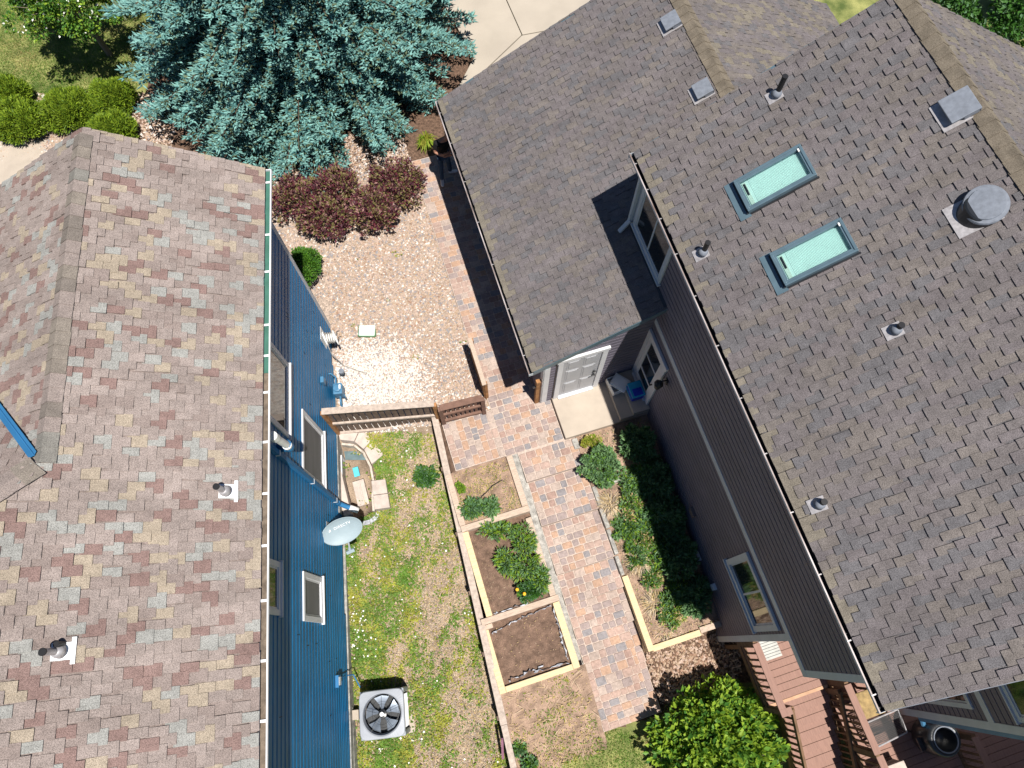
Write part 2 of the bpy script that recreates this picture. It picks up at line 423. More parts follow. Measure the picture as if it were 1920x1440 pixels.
T = Thing('front_walk', 'white concrete walk left of the tan shingle roof', None, 'W', (-14, 12.4, 0), kind='structure')
mb = MB(); mb.ext([(-12.75, 13.0, -0.15), (-15.5, 12.95, -0.15), (-15.5, 9.5, -0.15), (-12.2, 9.3, -0.15)], (0, 0, 0.17))
T.part('concrete_panel', mb, ('concrete',), bevel=0.012)

# ------------------------------------------------------------------ pavers
CAMP = Vector((0, 0, CAM_H))
PM = ['paver_rose', 'paver_orange', 'paver_mauve', 'paver_slate', 'paver_pale', 'paver_rust']
PW = [0.27, 0.17, 0.17, 0.13, 0.18, 0.08]
PT = 0.06
def paver_geo(lx, ly, h=PT, c=0.011):
    x, y = lx / 2, ly / 2; r = 0.016
    def ring(dx, z):
        X, Y = x - dx, y - dx
        return [(X, Y - r, z), (X - r, Y, z), (-X + r, Y, z), (-X, Y - r, z), (-X, -Y + r, z), (-X + r, -Y, z), (X - r, -Y, z), (X, -Y + r, z)]
    v = ring(0, 0) + ring(0, h - c) + ring(c, h)
    f = [tuple(8 * a + k for k in range(8)) for a in (2,)]
    for a in (0, 1):
        f += [(8 * a + k, 8 * a + (k + 1) % 8, 8 * a + 8 + (k + 1) % 8, 8 * a + 8 + k) for k in range(8)]
    return v, f
pavers = []          # (x, y, ztop, lx, ly, mat)
U = 0.158
def lay(x0, x1, y0, y1, z, along='x'):
    # rows across; row depth U, stones U or 1.5U long, a few turned
    if along == 'x':
        nrow = max(1, round((y1 - y0) / U)); d = (y1 - y0) / nrow
        for i in range(nrow):
            p = x0
            while p < x1 - 0.02:
                L_ = random.choice([U, 1.5 * U, 1.5 * U, U])
                if x1 - p - L_ < 0.08: L_ = x1 - p
                pavers.append((p + L_ / 2, y0 + (i + 0.5) * d, z, L_, d, random.choices(range(6), PW)[0])); p += L_
    else:
        nrow = max(1, round((x1 - x0) / U)); d = (x1 - x0) / nrow
        for i in range(nrow):
            p = y0
            while p < y1 - 0.02:
                L_ = random.choice([U, 1.5 * U, 1.5 * U, U])
                if y1 - p - L_ < 0.08: L_ = y1 - p
                pavers.append((x0 + (i + 0.5) * d, p + L_ / 2, z, d, L_, random.choices(range(6), PW)[0])); p += L_
lay(1.09, 2.29, 5.00, 12.55, 0.0, 'x')
lay(-0.10, 1.09, 3.97, 5.12, 0.0, 'y')
lay(1.09, 2.50, 3.95, 5.00, 0.0, 'x')
lay(1.40, 2.52, 3.93, 3.95 + 0.0, 0.0) if False else None
lay(1.38, 2.75, YS[0], 3.90, 0.0, 'x')
for i in range(8):
    zt = -DROP * (i + 1)
    lay(1.40, 1.55, YS[i + 1], YS[i] - 0.004, zt, 'y'); lay(2.60, 2.75, YS[i + 1], YS[i] - 0.004, zt, 'y')
    lay(1.55, 2.60, YS[i + 1], YS[i] - 0.004, zt, 'x')
path = Thing('paver_path', 'stepped paver path of pink, orange and slate stones down the side yard', None, 'R', (1.9, 4.4, 0), kind='structure')
mb = MB()
mb.box(1.08, 2.30, 5.0, 12.56, -0.25, -0.012); mb.box(-0.115, 1.08, 3.96, 5.13, -0.55, -0.013)
mb.box(1.08, 2.51, 3.94, 5.0, -0.25, -0.0125); mb.box(1.37, 2.755, YS[0], 3.94, -0.3, -0.012)
for i in range(8): mb.box(1.392, 2.758, YS[i + 1] + 0.004, YS[i], -DROP * (i + 1) - 0.35, -DROP * (i + 1) - 0.012)
path.part('joint_bed', mb, ('joint_sand',))
def dcam(fr, x, y, z): return (toW(fr, x, y, z) - CAMP).length
pavers.sort(key=lambda p: dcam('R', p[0], p[1], p[2]))
# the ones in the eave's shade show least
pm_cache = {}
rest = MB()
for k, (x, y, z, lx, ly, m) in enumerate(pavers):
    gx, gy = lx - 0.011, ly - 0.011
    dz = random.uniform(-0.003, 0.003)
    if k < 300:
        key = (round(gx / 0.02), round(gy / 0.02), m)
        if key not in pm_cache:
            v, f = paver_geo(round(gx / 0.02) * 0.02 - 0.002, round(gy / 0.02) * 0.02 - 0.002)
            pm_cache[key] = MB().add(v, f).mesh('paver', M(PM[m]))
        o = bpy.data.objects.new('paver', pm_cache[key]); col.objects.link(o); o.parent = path.o
        o.location = Vector((x, y, z - PT + dz)) - path.at
        o.rotation_euler = (random.uniform(-.012, .012), random.uniform(-.012, .012), random.uniform(-.02, .02))
    else:
        v, f = paver_geo(gx, gy)
        rest.add([(a + x, b + y, c + z - PT + dz) for a, b, c in v], f, m)
path.part('paver_field', rest, PM, kind='stuff')

# concrete footing strip beside the stepped path
mb = MB()
ft = [(3.95, -0.02)] + [(YS[i], -DROP * i - 0.10) for i in range(0, 9)]
for (ya, za), (yb, zb) in zip(ft[:-1], ft[1:]):
    mb.add([(1.235, ya, za), (1.392, ya, za - 0.03), (1.392, yb, zb - 0.03), (1.235, yb, zb), (1.235, ya, za - 0.5), (1.392, ya, za - 0.5), (1.392, yb, zb - 0.5), (1.235, yb, zb - 0.5)],
           [(0, 3, 2, 1), (0, 4, 7, 3), (1, 2, 6, 5), (0, 1, 5, 4), (3, 7, 6, 2)])
solo('path_footing', mb, ('old_concrete',), 'R', (1.3, 1.0, -0.5), label='rough grey concrete footing strip along the stepped path', kind='structure')

# ------------------------------------------------------------------ concrete porch landing with two steps
T = Thing('porch_landing', 'tan concrete porch landing with steps below the glazed door', 'landing', 'R', (3.5, 4.4, 0))
mb = MB(); mb.box(2.525, 4.575, 3.905, 4.972, -0.4, 0.15); T.part('slab', mb, ('concrete',), bevel=0.012)
mb = MB(); mb.box(3.86, 4.575, 3.915, 4.970, 0.1502, 0.30); T.part('step', mb, ('concrete',), bevel=0.012)
mb = MB(); mb.box(4.16, 4.575, 3.925, 4.968, 0.3002, 0.44); T.part('step', mb, ('concrete',), bevel=0.012)

# ================================================================== ROOFING
def wedge(h0=1.0, h1=0.15):
    v = [(0, -.5, 0), (1, -.5, 0), (1, .5, 0), (0, .5, 0), (0, -.5, h0), (1, -.5, h1), (1, .5, h1), (0, .5, h0)]
    f = [(4, 5, 6, 7), (0, 4, 7, 3), (0, 1, 5, 4), (3, 7, 6, 2), (1, 2, 6, 5)]
    return v, f
class Roof:
    """laminated shingles laid tab by tab; the nearest 300 become objects, the rest one joined part"""
    def __init__(s, th, fr): s.th = th; s.fr = fr; s.tiles = []
    def field(s, org, Ud, Vd, t0, t1, y0, y1, l, p, h, mats, wts, clip=None, first=None):
        Ud, Vd, org = Vector(Ud).normalized(), Vector(Vd).normalized(), Vector(org)
        Nn = Ud.cross(Vd)
        ns = int(math.ceil((y1 - y0) / p)); e = l / 2
        for j in range(ns + 1):
            yc0 = y0 + j * p
            r = -1
            while True:
                ta = t0 + r * l + (j % 2) * e + random.uniform(-.014, .014)
                tb = ta + l + 0.03
                r += 1
                if ta > t1 - 0.03: break
                a = max(ta, t0); b = min(tb, t1)
                if b - a < 0.045: continue
                w = p * random.choice((0.86, 0.98, 1.06, 1.15, 1.3, 1.45)); yc = yc0 + random.uniform(-.16, .16) * p
                ya, yb = max(yc - w / 2, y0), min(yc + w / 2, y1)
                if yb - ya < 0.03: continue
                c = org + Ud * ((a + b) / 2) + Vd * ((ya + yb) / 2)
                if clip and not clip(c): continue
                mi = random.choices(range(len(mats)), wts)[0]
                if first and ta <= t0 + 0.01 and random.random() < 0.7: mi = first
                q = org + Ud * a + Vd * ((ya + yb) / 2) + Nn * random.uniform(0.001, 0.0028)
                s.tiles.append((q, Ud, Vd, Nn, b - a, yb - ya, h * random.uniform(.8, 1.2), mats[mi]))
    def finish(s, roofpart, allmats, nobj=300, seen=None):
        at = s.th.at
        def key(t):
            c = t[0] + t[1] * t[4] / 2
            w = toW(s.fr, c.x, c.y, c.z); d = CAMP - w
            n = toW(s.fr, *t[3]); return -(max(0, n.dot(d)) / d.length ** 3) * t[4] * t[5]
        s.tiles.sort(key=key)
        v, f = wedge(); cache = {}; rest = MB()
        k = 0
        for t in s.tiles:
            q, Ud, Vd, Nn, L_, W_, h, mn = t
            w = toW(s.fr, q.x, q.y, q.z)
            ok = True
            if k < nobj and seen: ok = seen(w)
            if k < nobj and ok:
                k += 1
                if mn not in cache: cache[mn] = MB().add(v, f).mesh('shingle', M(mn))
                o = bpy.data.objects.new('shingle', cache[mn]); col.objects.link(o); o.parent = roofpart
                m4 = Matrix(((Ud.x * L_, Vd.x * W_, Nn.x * h, q.x - at.x), (Ud.y * L_, Vd.y * W_, Nn.y * h, q.y - at.y),
                             (Ud.z * L_, Vd.z * W_, Nn.z * h, q.z - at.z), (0, 0, 0, 1)))
                o.matrix_basis = m4
            else:
                mi = allmats.index(mn)
                rest.add([q + Ud * (a * L_) + Vd * (b * W_) + Nn * (c * h) for a, b, c in v], f, mi)
        s.th.part('shingle_field', rest, allmats, parent=roofpart, kind='stuff')

def in_frame(w, m=1.06):
    d = w - CAMP; th = math.radians(20.16); c, s = math.cos(th), math.sin(th)
    fc = d.y * s - d.z * c; u = d.y * c + d.z * s
    return fc > 0 and abs(d.x / fc) < 960 / 1333 * m and abs(u / fc) < 720 / 1333 * m

def ridge_caps(th, roofpart, p, q, s1, s2, mats, expo=0.20, half=0.17, lift=0.03):
    """bent cap shingles overlapping along p -> q; s1, s2 = downslope unit vectors either side"""
    p, q = Vector(p), Vector(q); d = (q - p); n = int(d.length / expo); d.normalize()
    s1, s2 = Vector(s1).normalized(), Vector(s2).normalized()
    up = Vector((0, 0, 1))
    for i in range(n):
        a = p + d * (i * expo); b = a + d * (expo + 0.04)
        h0, h1 = lift + 0.018, lift + 0.002
        j = random.uniform(-.006, .006)
        mb = MB()
        def prof(c, h):
            return [c + s1 * (half + j) + up * h, c + s1 * 0.05 + up * (h + 0.012), c + up * (h + 0.02), c + s2 * 0.05 + up * (h + 0.012), c + s2 * (half + j) + up * h]
        top = prof(b, h1); bot = prof(a, h0); und = [v - up * 0.016 for v in bot]
        fs = [(k, k + 1, 5 + k + 1, 5 + k) for k in range(4)] + [(10 + k, 10 + k + 1, k + 1, k) for k in range(4)]
        mb.add(bot + top + und, fs)
        th.part('ridge_cap', mb, (random.choice(mats),), parent=roofpart)

def lap_siding(mb, fr_axis, x, a0, a1, z0, z1, out=-1, expo=0.15, th=0.014, m=0, zcut=None, style='groove'):
    """clapboards on a plane: fr_axis 'x' plane x=const running along y, or 'y' plane y=const running along x"""
    n = max(1, int(round((z1 - z0) / expo))); e = (z1 - z0) / n
    for k in range(n):
        za, zb = z0 + k * e, z0 + (k + 1) * e
        if zcut:
            b0, b1 = zcut((za + zb) / 2)
            b0, b1 = max(a0, b0), min(a1, b1)
            if b1 - b0 < 0.02: continue
        else: b0, b1 = a0, a1
        if style == 'dutch': pr = [(0.003, za), (0.034, za), (0.034, zb - 0.055), (0.003, zb - 0.012), (0.003, zb)]
        else: pr = [(0.004, za), (0.034, za), (0.034, zb - 0.024), (0.004, zb - 0.024), (0.004, zb)]
        P = [(x + out * d, b0, z) for d, z in pr] + [(x + out * d, b1, z) for d, z in pr]; q = len(pr)
        if fr_axis == 'y': P = [(v1, v0, v2) for v0, v1, v2 in P]
        mb.add(P, [(i, i + 1, q + i + 1, q + i) for i in range(q - 1)] + [tuple(range(q)), tuple(range(q, 2 * q))], m)

def window(th, parent_house, plane, x, out, a0, a1, z0, z1, trim='white_trim', pane='glass_dark', tw=0.09, split=None, lattice=None, name='window', sill=True, proud=0.03):
    """plane 'x': wall x=const; a = y. Frame boards stand proud, sash behind, pane recessed."""
    def B(mb, u0, u1, w0, w1, d0, d1, m=0):
        p0, p1 = x + out * d0, x + out * d1; lo, hi = min(p0, p1), max(p0, p1)
        if plane == 'x': mb.box(lo, hi, u0, u1, w0, w1, m)
        else: mb.box(u0, u1, lo, hi, w0, w1, m)
    mb = MB()
    B(mb, a0, a1, z1 - tw, z1, 0.004, proud + 0.018); B(mb, a0, a1, z0, z0 + tw, 0.004, proud + 0.018)
    B(mb, a0, a0 + tw, z0 + tw, z1 - tw, 0.004, proud + 0.016); B(mb, a1 - tw, a1, z0 + tw, z1 - tw, 0.004, proud + 0.016)
    win = th.part(name, mb, (trim,), bevel=0.004)
    i0, i1, k0, k1 = a0 + tw, a1 - tw, z0 + tw, z1 - tw
    sw = 0.035
    mb = MB()
    B(mb, i0, i1, k1 - sw, k1, 0.003, 0.026); B(mb, i0, i1, k0, k0 + sw, 0.003, 0.026)
    B(mb, i0, i0 + sw, k0 + sw, k1 - sw, 0.003, 0.026); B(mb, i1 - sw, i1, k0 + sw, k1 - sw, 0.003, 0.026)
    if split == 'v': B(mb, (i0 + i1) / 2 - 0.02, (i0 + i1) / 2 + 0.02, k0 + sw, k1 - sw, 0.003, 0.028)
    if split == 'h': B(mb, i0 + sw, i1 - sw, (k0 + k1) / 2 - 0.02, (k0 + k1) / 2 + 0.02, 0.003, 0.028)
    th.part('sash', mb, (trim,), parent=win)
    mb = MB(); B(mb, i0 + sw, i1 - sw, k0 + sw, k1 - sw, 0.0035, 0.019); th.part('pane', mb, (pane,), parent=win)
    if sill:
        mb = MB(); B(mb, a0 - 0.03, a1 + 0.03, z0 - 0.035, z0 - 0.001, 0.004, proud + 0.05); th.part('sill', mb, (trim,), parent=win, bevel=0.004)
    return win

# ================================================================== LEFT HOUSE (frame L)
LH = Thing('blue_house', 'blue clapboard house with mottled red, tan and grey shingle roof', 'house', 'L', (-6.0, 2.0, -1.0))
WX = -3.70; EX, EZ, SL = -3.40, 5.80, 0.58
RX = -5.71; RZ = EZ + SL * (EX - RX)
Y0, Y1 = -9.0, 8.12
phi = math.atan(SL); cph, sph = math.cos(phi), math.sin(phi)
mb = MB()
mb.ext([(WX, Y0, -3.0), (WX, Y0, 5.60), (-9.2, Y0, 8.75), (-14.7, Y0, 5.60), (-14.7, Y0, -3.0)], (0, -0.75 - Y0, 0))
mb.box(-14.7, WX, -0.75, 2.9, -3.0, 5.60)
mb.box(-14.7, -7.72, 2.9, 4.9, -3.0, 5.60)
mb.ext([(WX, 2.9, -3.0), (WX, 2.9, 5.60), (RX, 2.9, 6.76), (-7.72, 2.9, 5.60), (-7.72, 2.9, -3.0)], (0, 7.9 - 2.9, 0))
walls = LH.part('wall', mb, ('blue_siding',))
mb = MB(); lap_siding(mb, 'x', WX, Y0, 7.80, -0.15, 5.55, out=1, style='dutch', expo=0.2)
# the siding follows the falling grade in steps
for ya, yb, zt, zb in ((Y0, 6.9, -0.15, -0.45), (Y0, 3.3, -0.45, -0.75), (Y0, 1.05, -0.75, -0.90), (Y0, -0.95, -0.9, -1.2)):
    lap_siding(mb, 'x', WX, ya, yb, zb, zt, out=1, style='dutch')
for k in range(30):
    zk = -0.15 + 0.2 * random.randint(0, 26) + 0.004; yk = random.uniform(-2.5, 7.5)
    mb.box(WX + 0.03, WX + 0.0375, yk - 0.005, yk + 0.005, zk, zk + 0.14, 1)
LH.part('siding', mb, ('blue_siding', 'dark_void'), parent=walls, kind='stuff')
mb = MB(); lap_siding(mb, 'y', 7.9, -7.72, WX, -0.1, 6.7, out=1, style='dutch', zcut=lambda z: (-7.72 + max(0, (z - 5.6) / SL), WX - max(0, (z - 5.6) / SL)))
LH.part('siding', mb, ('blue_siding',), parent=walls, kind='stuff')
mb = MB(); mb.box(WX + 0.002, WX + 0.035, 7.80, 7.935, -0.12, 5.56); mb.box(WX - 0.09, WX + 0.035, 7.902, 7.936, -0.12, 5.56)
LH.part('corner_board', mb, ('pale_trim',), parent=walls)
mb = MB(); mb.box(WX - 0.2, WX + 0.055, Y0, 6.95, -2.6, -0.95); mb.box(WX - 0.2, WX + 0.05, 3.3, 7.85, -2.0, -0.46)
mb.box(WX - 0.2, WX + 0.06, Y0, -0.9, -2.9, -1.2)
LH.part('foundation', mb, ('old_concrete',), parent=walls)

# roof deck
mb = MB()
th_ = 0.14
def deck(poly): mb.ext([Vector(p) - Vector((0, 0, th_)) for p in poly], (0, 0, th_))
deck([(EX, Y1, EZ), (RX, Y1, RZ), (RX, 2.82, RZ), (EX, 2.82, EZ)])
deck([(EX, 2.82, EZ), (RX, 2.82, RZ), (-9.2, 2.82 - 3.49, RZ + SL * 3.49), (-9.2, Y0, RZ + SL * 3.49), (EX, Y0, EZ)])
deck([(RX, Y1, RZ), (-8.05, Y1, RZ - SL * 2.34), (-8.05, 2.82 + 2.34, RZ - SL * 2.34), (RX, 2.82, RZ)])
deck([(RX, 2.82, RZ), (-8.05, 5.16, RZ - SL * 2.34), (-13.2, 5.16, RZ - SL * 2.34), (-9.2, -0.67, RZ + SL * 3.49)])
deck([(-9.2, -0.67, RZ + SL * 3.49), (-14.9, 5.16, RZ - SL * 2.34), (-14.9, Y0, RZ - SL * 2.34), (-9.2, Y0, RZ + SL * 3.49)])
roof = LH.part('roof', mb, ('shingle_dusk',))
RL = Roof(LH, 'L')
lm = ['shingle_taupe', 'shingle_rose', 'shingle_dusk', 'shingle_tan', 'shingle_grey', 'shingle_red']
lw = [0.29, 0.19, 0.10, 0.17, 0.14, 0.11]
tmax = (EX - RX) / cph
hipclip = lambda c: c.y > 2.82 - max(0.0, RX - c.x) * -1 if False else True
RL.field((EX + 0.02, 0, EZ - 0.01), (-cph, 0, sph), (0, -1, 0), 0, tmax + 0.02, -Y1, -2.82, 0.215, 0.138, 0.024, lm, lw)
RL.field((EX + 0.02, 0, EZ - 0.01), (-cph, 0, sph), (0, -1, 0), 0, (EX + 9.2) / cph, -2.82, 3.6, 0.215, 0.138, 0.024, lm, lw,
         clip=lambda c: c.x > RX - (2.82 - c.y) and c.x > -7.6)
RL.field((RX - 2.36, 0, RZ - SL * 2.36), (cph, 0, sph), (0, 1, 0), 0, 2.36 / cph, 2.7, Y1, 0.215, 0.138, 0.024, lm, lw,
         clip=lambda c: c.y > -2.89 - c.x)
RL.field((0, 5.16, RZ - SL * 2.34), (0, -cph, sph), (1, 0, 0), 0, 4.6, -9.0, -5.6, 0.215, 0.138, 0.024, lm, lw,
         clip=lambda c: (-c.x - 2.89 > c.y) and (c.x < RX - (2.82 - c.y)))
RL.finish(roof, lm, 300, seen=lambda w: in_frame(w, 1.0))
for n_, c_ in (('cap_dark', (0.185, 0.160, 0.142)), ('cap_mid', (0.225, 0.195, 0.168)), ('cap_stone', (0.205, 0.195, 0.178))): mat(n_, c_, rough=0.95, var=0.15, sc=6, grain=0.4, gsc=95, bump=0.3, spec=0.1)
capm = ['cap_dark', 'cap_mid', 'cap_stone', 'shingle_taupe']
ridge_caps(LH, roof, (RX, 2.82, RZ), (RX, Y1 + 0.02, RZ), (cph, 0, -sph), (-cph, 0, -sph), capm, expo=0.205, half=0.165)
ridge_caps(LH, roof, (RX - 1.4, 1.42, RZ + SL * 1.4), (RX, 2.84, RZ), (0.7, -0.7, -0.1), (-0.7, 0.7, -0.1), capm, expo=0.205, half=0.165, lift=0.02)
mb = MB()
for k in (0.06, 0.0):
    pass
va, vb = Vector((-8.0, 5.11, RZ - SL * 2.29)), Vector((RX - 0.12, 2.94, RZ - SL * 0.12))
vd = (vb - va).normalized(); sd = Vector((0.7, 0.7, 0.0))
mb.add([va - sd * 0.06 + Vector((0, 0, 0.10)), va + Vector((0, 0, 0.065)), va + sd * 0.06 + Vector((0, 0, 0.10)), vb - sd * 0.06 + Vector((0, 0, 0.10)), vb + Vector((0, 0, 0.065)), vb + sd * 0.06 + Vector((0, 0, 0.10))],
       [(0, 1, 4, 3), (1, 2, 5, 4)])
mb.tube([va + Vector((0, 0, 0.075)), vb + Vector((0, 0, 0.075))], 0.012, 6)
LH.part('valley_flashing', mb, ('blue_trim',), parent=roof)
# fascia, gutter with guards and hangers
mb = MB(); mb.box(EX - 0.03, EX - 0.002, Y0, Y1, EZ - 0.2, EZ - 0.02); mb.box(WX - 0.1, EX - 0.03, Y0, Y1, EZ - 0.21, EZ - 0.19)
LH.part('fascia', mb, ('white_trim',), parent=roof)
mb = MB()
gx0, gx1, gz0, gz1 = -3.398, -3.285, 5.63, 5.745
prof = [(gx0, gz1), (gx0, gz0), (gx1 - 0.03, gz0), (gx1 - 0.01, gz0 + 0.06), (gx1, gz0 + 0.07), (gx1, gz1), (gx1 - 0.018, gz1), (gx1 - 0.018, gz0 + 0.075), (gx1 - 0.035, gz0 + 0.01), (gx0 + 0.004, gz0 + 0.008), (gx0 + 0.004, gz1)]
for i in range(len(prof) - 1):
    a, b = prof[i], prof[i + 1]
    mb.add([(a[0], Y0, a[1]), (b[0], Y0, b[1]), (b[0], Y1, b[1]), (a[0], Y1, a[1])], [(0, 1, 2, 3)])
mb.box(gx0, gx1, Y1, Y1 + 0.012, gz0, gz1 + 0.004)
gut = LH.part('gutter', mb, ('white_metal',))
mb = MB(); mb.box(gx0 + 0.006, gx1 - 0.022, 4.35, Y1 - 0.01, gz1 - 0.035, gz1 - 0.022, 0); mb.box(gx0 + 0.006, gx1 - 0.022, Y0, 4.345, gz1 - 0.034, gz1 - 0.021, 1)
LH.part('gutter_guard', mb, ('gutter_green', 'gutter_mesh'), parent=gut)
mb0 = MB(); mb0.box(gx0, gx1 - 0.01, -0.018, 0.018, gz1 + 0.001, gz1 + 0.008)
hm = mb0.mesh('gutter_hanger', M('white_metal'), (LH.at.x, 0, LH.at.z))
for y in (7.86, 6.82, 6.12, 5.16, 4.63, 4.02, 3.23, 2.45, 1.7, 0.95, 0.17, -0.57, -1.4, -2.2):
    o = LH.part('gutter_hanger', hm, (), parent=gut); o.location = (0, y - LH.at.y, 0)
# windows on the side wall
window(LH, walls, 'x', WX + 0.016, 1, 3.53, 4.83, 0.93, 2.60, pane='screen_grey', split=None)
window(LH, walls, 'x', WX + 0.016, 1, 0.81, 1.68, 1.29, 2.64, pane='screen_grey', tw=0.10)
window(LH, walls, 'x', WX + 0.016, 1, 3.96, 5.42, 3.51, 5.05)
window(LH, walls, 'x', WX + 0.016, 1, 0.85, 1.69, 4.02, 5.15)
window(LH, walls, 'x', WX + 0.03, 1, 3.62, 4.75, -1.55, -0.75, tw=0.06)
# downspout
mb = MB(); mb.box(WX + 0.03, WX + 0.105, 3.45, 3.535, -0.25, 5.45)
mb.tube([(WX + 0.07, 3.49, 5.42), (WX + 0.16, 3.49, 5.52), (EX + 0.06, 3.49, 5.64)], 0.045, 8)
mb.tube([(WX + 0.07, 3.49, -0.20), (WX + 0.08, 3.48, -0.36), (WX + 0.22, 3.42, -0.50), (WX + 0.34, 3.38, -0.55)], 0.055, 10)
ds = LH.part('downspout', mb, ('blue_trim',))
for z in (1.95, -0.02, 4.2):
    mb = MB(); mb.box(WX + 0.022, WX + 0.112, 3.442, 3.543, z, z + 0.04); LH.part('strap', mb, ('pale_trim',), parent=ds)
mb = MB(); mb.tube([(WX + 0.27, 3.40, -0.53), (WX + 0.45, 3.33, -0.62)], 0.072, 12); LH.part('pipe_end', mb, ('white_plastic',), parent=ds, smooth=True)
# white flue elbow beside the gutter
mb = MB(); mb.tube([(WX + 0.02, 3.62, 4.1), (WX + 0.2, 3.60, 4.12), (WX + 0.3, 3.55, 4.25), (WX + 0.31, 3.54, 4.55)], 0.075, 12, 0)
fl = LH.part('flue_elbow', mb, ('blue_trim',), smooth=True)
mb = MB(); mb.tube([(-3.39, 3.53, 4.5), (-3.37, 3.45, 5.3)], 0.062, 14); mb.tube([(-3.375, 3.462, 5.15), (-3.37, 3.45, 5.33)], 0.075, 14)
mb.tube([(-3.39, 3.53, 4.46), (-3.388, 3.526, 4.52)], 0.078, 14)
LH.part('flue_pipe', mb, ('white_plastic',), smooth=False)
def vent_pipe(th, fr, x, y, z, n, U_, dark=False, two=True, white=True, tall=0.28, parent=None):
    """plumbing vent: flashing sheet on the slope, cone boot, pipe"""
    U_ = Vector(U_).normalized(); n = Vector(n).normalized(); V_ = n.cross(U_); c = Vector((x, y, z))
    mb = MB(); mb.obox(c + n * 0.03 - U_ * 0.02, U_ * 0.12, V_ * 0.10, n * 0.006); (mb.obox(c + n * 0.034 - U_ * 0.13, U_ * 0.025, V_ * 0.155, n * 0.006) if white else None)
    vp = th.part('vent_pipe', mb, ('white_metal' if white else 'galvanised',), parent=parent)
    mb = MB(); u = Vector((0, 0, 1))
    mb.tube([c + n * 0.03, c + u * 0.08, c + u * 0.13], [0.085, 0.075, 0.05], 14); th.part('boot', mb, ('galvanised' if white else 'lead_grey',), parent=vp, smooth=True)
    mb = MB()
    r = 0.042 if two else 0.05
    mb.tube([c + u * 0.1, c + u * (tall - .02)], [r, r], 14, 0); mb.tube([c + u * (tall - 0.02), c + u * tall], [r + .004, r + .004], 14, 1)
    th.part('pipe', mb, ('galvanised' if white else 'black_plastic', 'black_plastic'), parent=vp, smooth=False)
nL = (sph, 0, cph); uL = (-cph, 0, sph)
vent_pipe(LH, 'L', -3.80, 2.47, EZ + SL * (EX + 3.80), nL, uL, tall=0.36)
vent_pipe(LH, 'L', -5.36, 0.52, EZ + SL * (EX + 5.36), nL, uL, tall=0.36)
mb = MB(); mb.tube([(-5.33, 0.60, 6.95), (-5.33, 0.60, 7.10)], 0.036, 12); LH.part('vent_stub', mb, ('black_plastic',), parent=roof)

# ================================================================== RIGHT HOUSE (frame R)
RH = Thing('grey_house', 'grey-brown clapboard house and garage with dark brown shingle roofs and skylights', 'house', 'R', (5.5, 4.0, -1.0))
MX, MEX, MEZ, MS = 4.59, 4.40, 5.90, 0.60
MRX = 8.20; MRZ = MEZ + MS * (MRX - MEX)
MY0, MY1 = -2.20, 6.95
mphi = math.atan(MS); mc, ms_ = math.cos(mphi), math.sin(mphi)
GEX, GEZ, GS = 1.95, 2.66, 0.50
GRX = 6.93; GRZ = GEZ + GS * (GRX - GEX)
GY0, GY1 = 4.80, 11.93
gphi = math.atan(GS); gc, gs_ = math.cos(gphi), math.sin(gphi)
mb = MB()
xe = 2 * MRX - MX
mb.ext([(MX, -1.32, -3.2), (MX, -1.32, 3.15), (xe, -1.32, 3.15), (xe, -1.32, -3.2)], (0, 6.75 + 1.32, 0))
mb.ext([(MX, -1.92, 3.10), (MX, -1.92, 5.72), (MRX, -1.92, MRZ - 0.2), (xe, -1.92, 5.72), (xe, -1.92, 3.10)], (0, 6.75 + 1.92, 0))
mb.ext([(2.28, 4.985, -1.5), (2.28, 4.985, 2.68), (GRX, 4.985, GRZ - 0.15), (2 * GRX - 2.28, 4.985, 2.68), (2 * GRX - 2.28, 4.985, -1.5)], (0, 11.75 - 4.985, 0))
mb.ext([(7.30, -3.64, -3.2), (7.30, -3.64, 5.70), (xe, -3.64, 5.70), (xe, -3.64, -3.2)], (0, 1.70, 0))
rw = RH.part('wall', mb, ('grey_siding',))
mb = MB()
lap_siding(mb, 'x', MX, -1.25, 4.96, -1.6, 3.05, out=-1, expo=0.155)
lap_siding(mb, 'x', MX, -1.85, 6.68, 3.2, 5.75, out=-1, expo=0.155)
lap_siding(mb, 'x', 7.30, -3.55, -1.93, -0.1, 5.7, out=-1, expo=0.155)
for k in range(26):
    zk = -1.6 + 0.155 * random.randint(3, 28) + 0.004; yk = random.uniform(-1.0, 3.6)
    mb.box(MX - 0.0375, MX - 0.03, yk - 0.004, yk + 0.004, zk, zk + 0.125, 1)
for k in range(20):
    zk = 3.2 + 0.15 * random.randint(1, 15) + 0.004; yk = random.uniform(-1.6, 4.8)
    mb.box(MX - 0.0375, MX - 0.03, yk - 0.004, yk + 0.004, zk, zk + 0.12, 1)
RH.part('siding', mb, ('grey_siding', 'charcoal_metal'), parent=rw, kind='stuff')
mb = MB()
lap_siding(mb, 'y', 4.985, 2.35, 4.57, 0.0, 4.1, out=-1, expo=0.15, zcut=lambda z: (2.28 + max(0, (z - 2.60) / GS), 4.57))
lap_siding(mb, 'x', 2.28, 5.0, 11.72, 0.0, 2.6, out=-1, expo=0.15)
lap_siding(mb, 'y', -1.92, MX + 0.02, xe, 3.2, 8.0, out=-1, expo=0.15, zcut=lambda z: (MX + max(0, (z - 5.65) / MS), xe - max(0, (z - 5.65) / MS)))
lap_siding(mb, 'y', -1.32, MX + 0.02, 7.29, -0.1, 3.05, out=-1, expo=0.15)
RH.part('siding', mb, ('grey_siding',), parent=rw, kind='stuff')
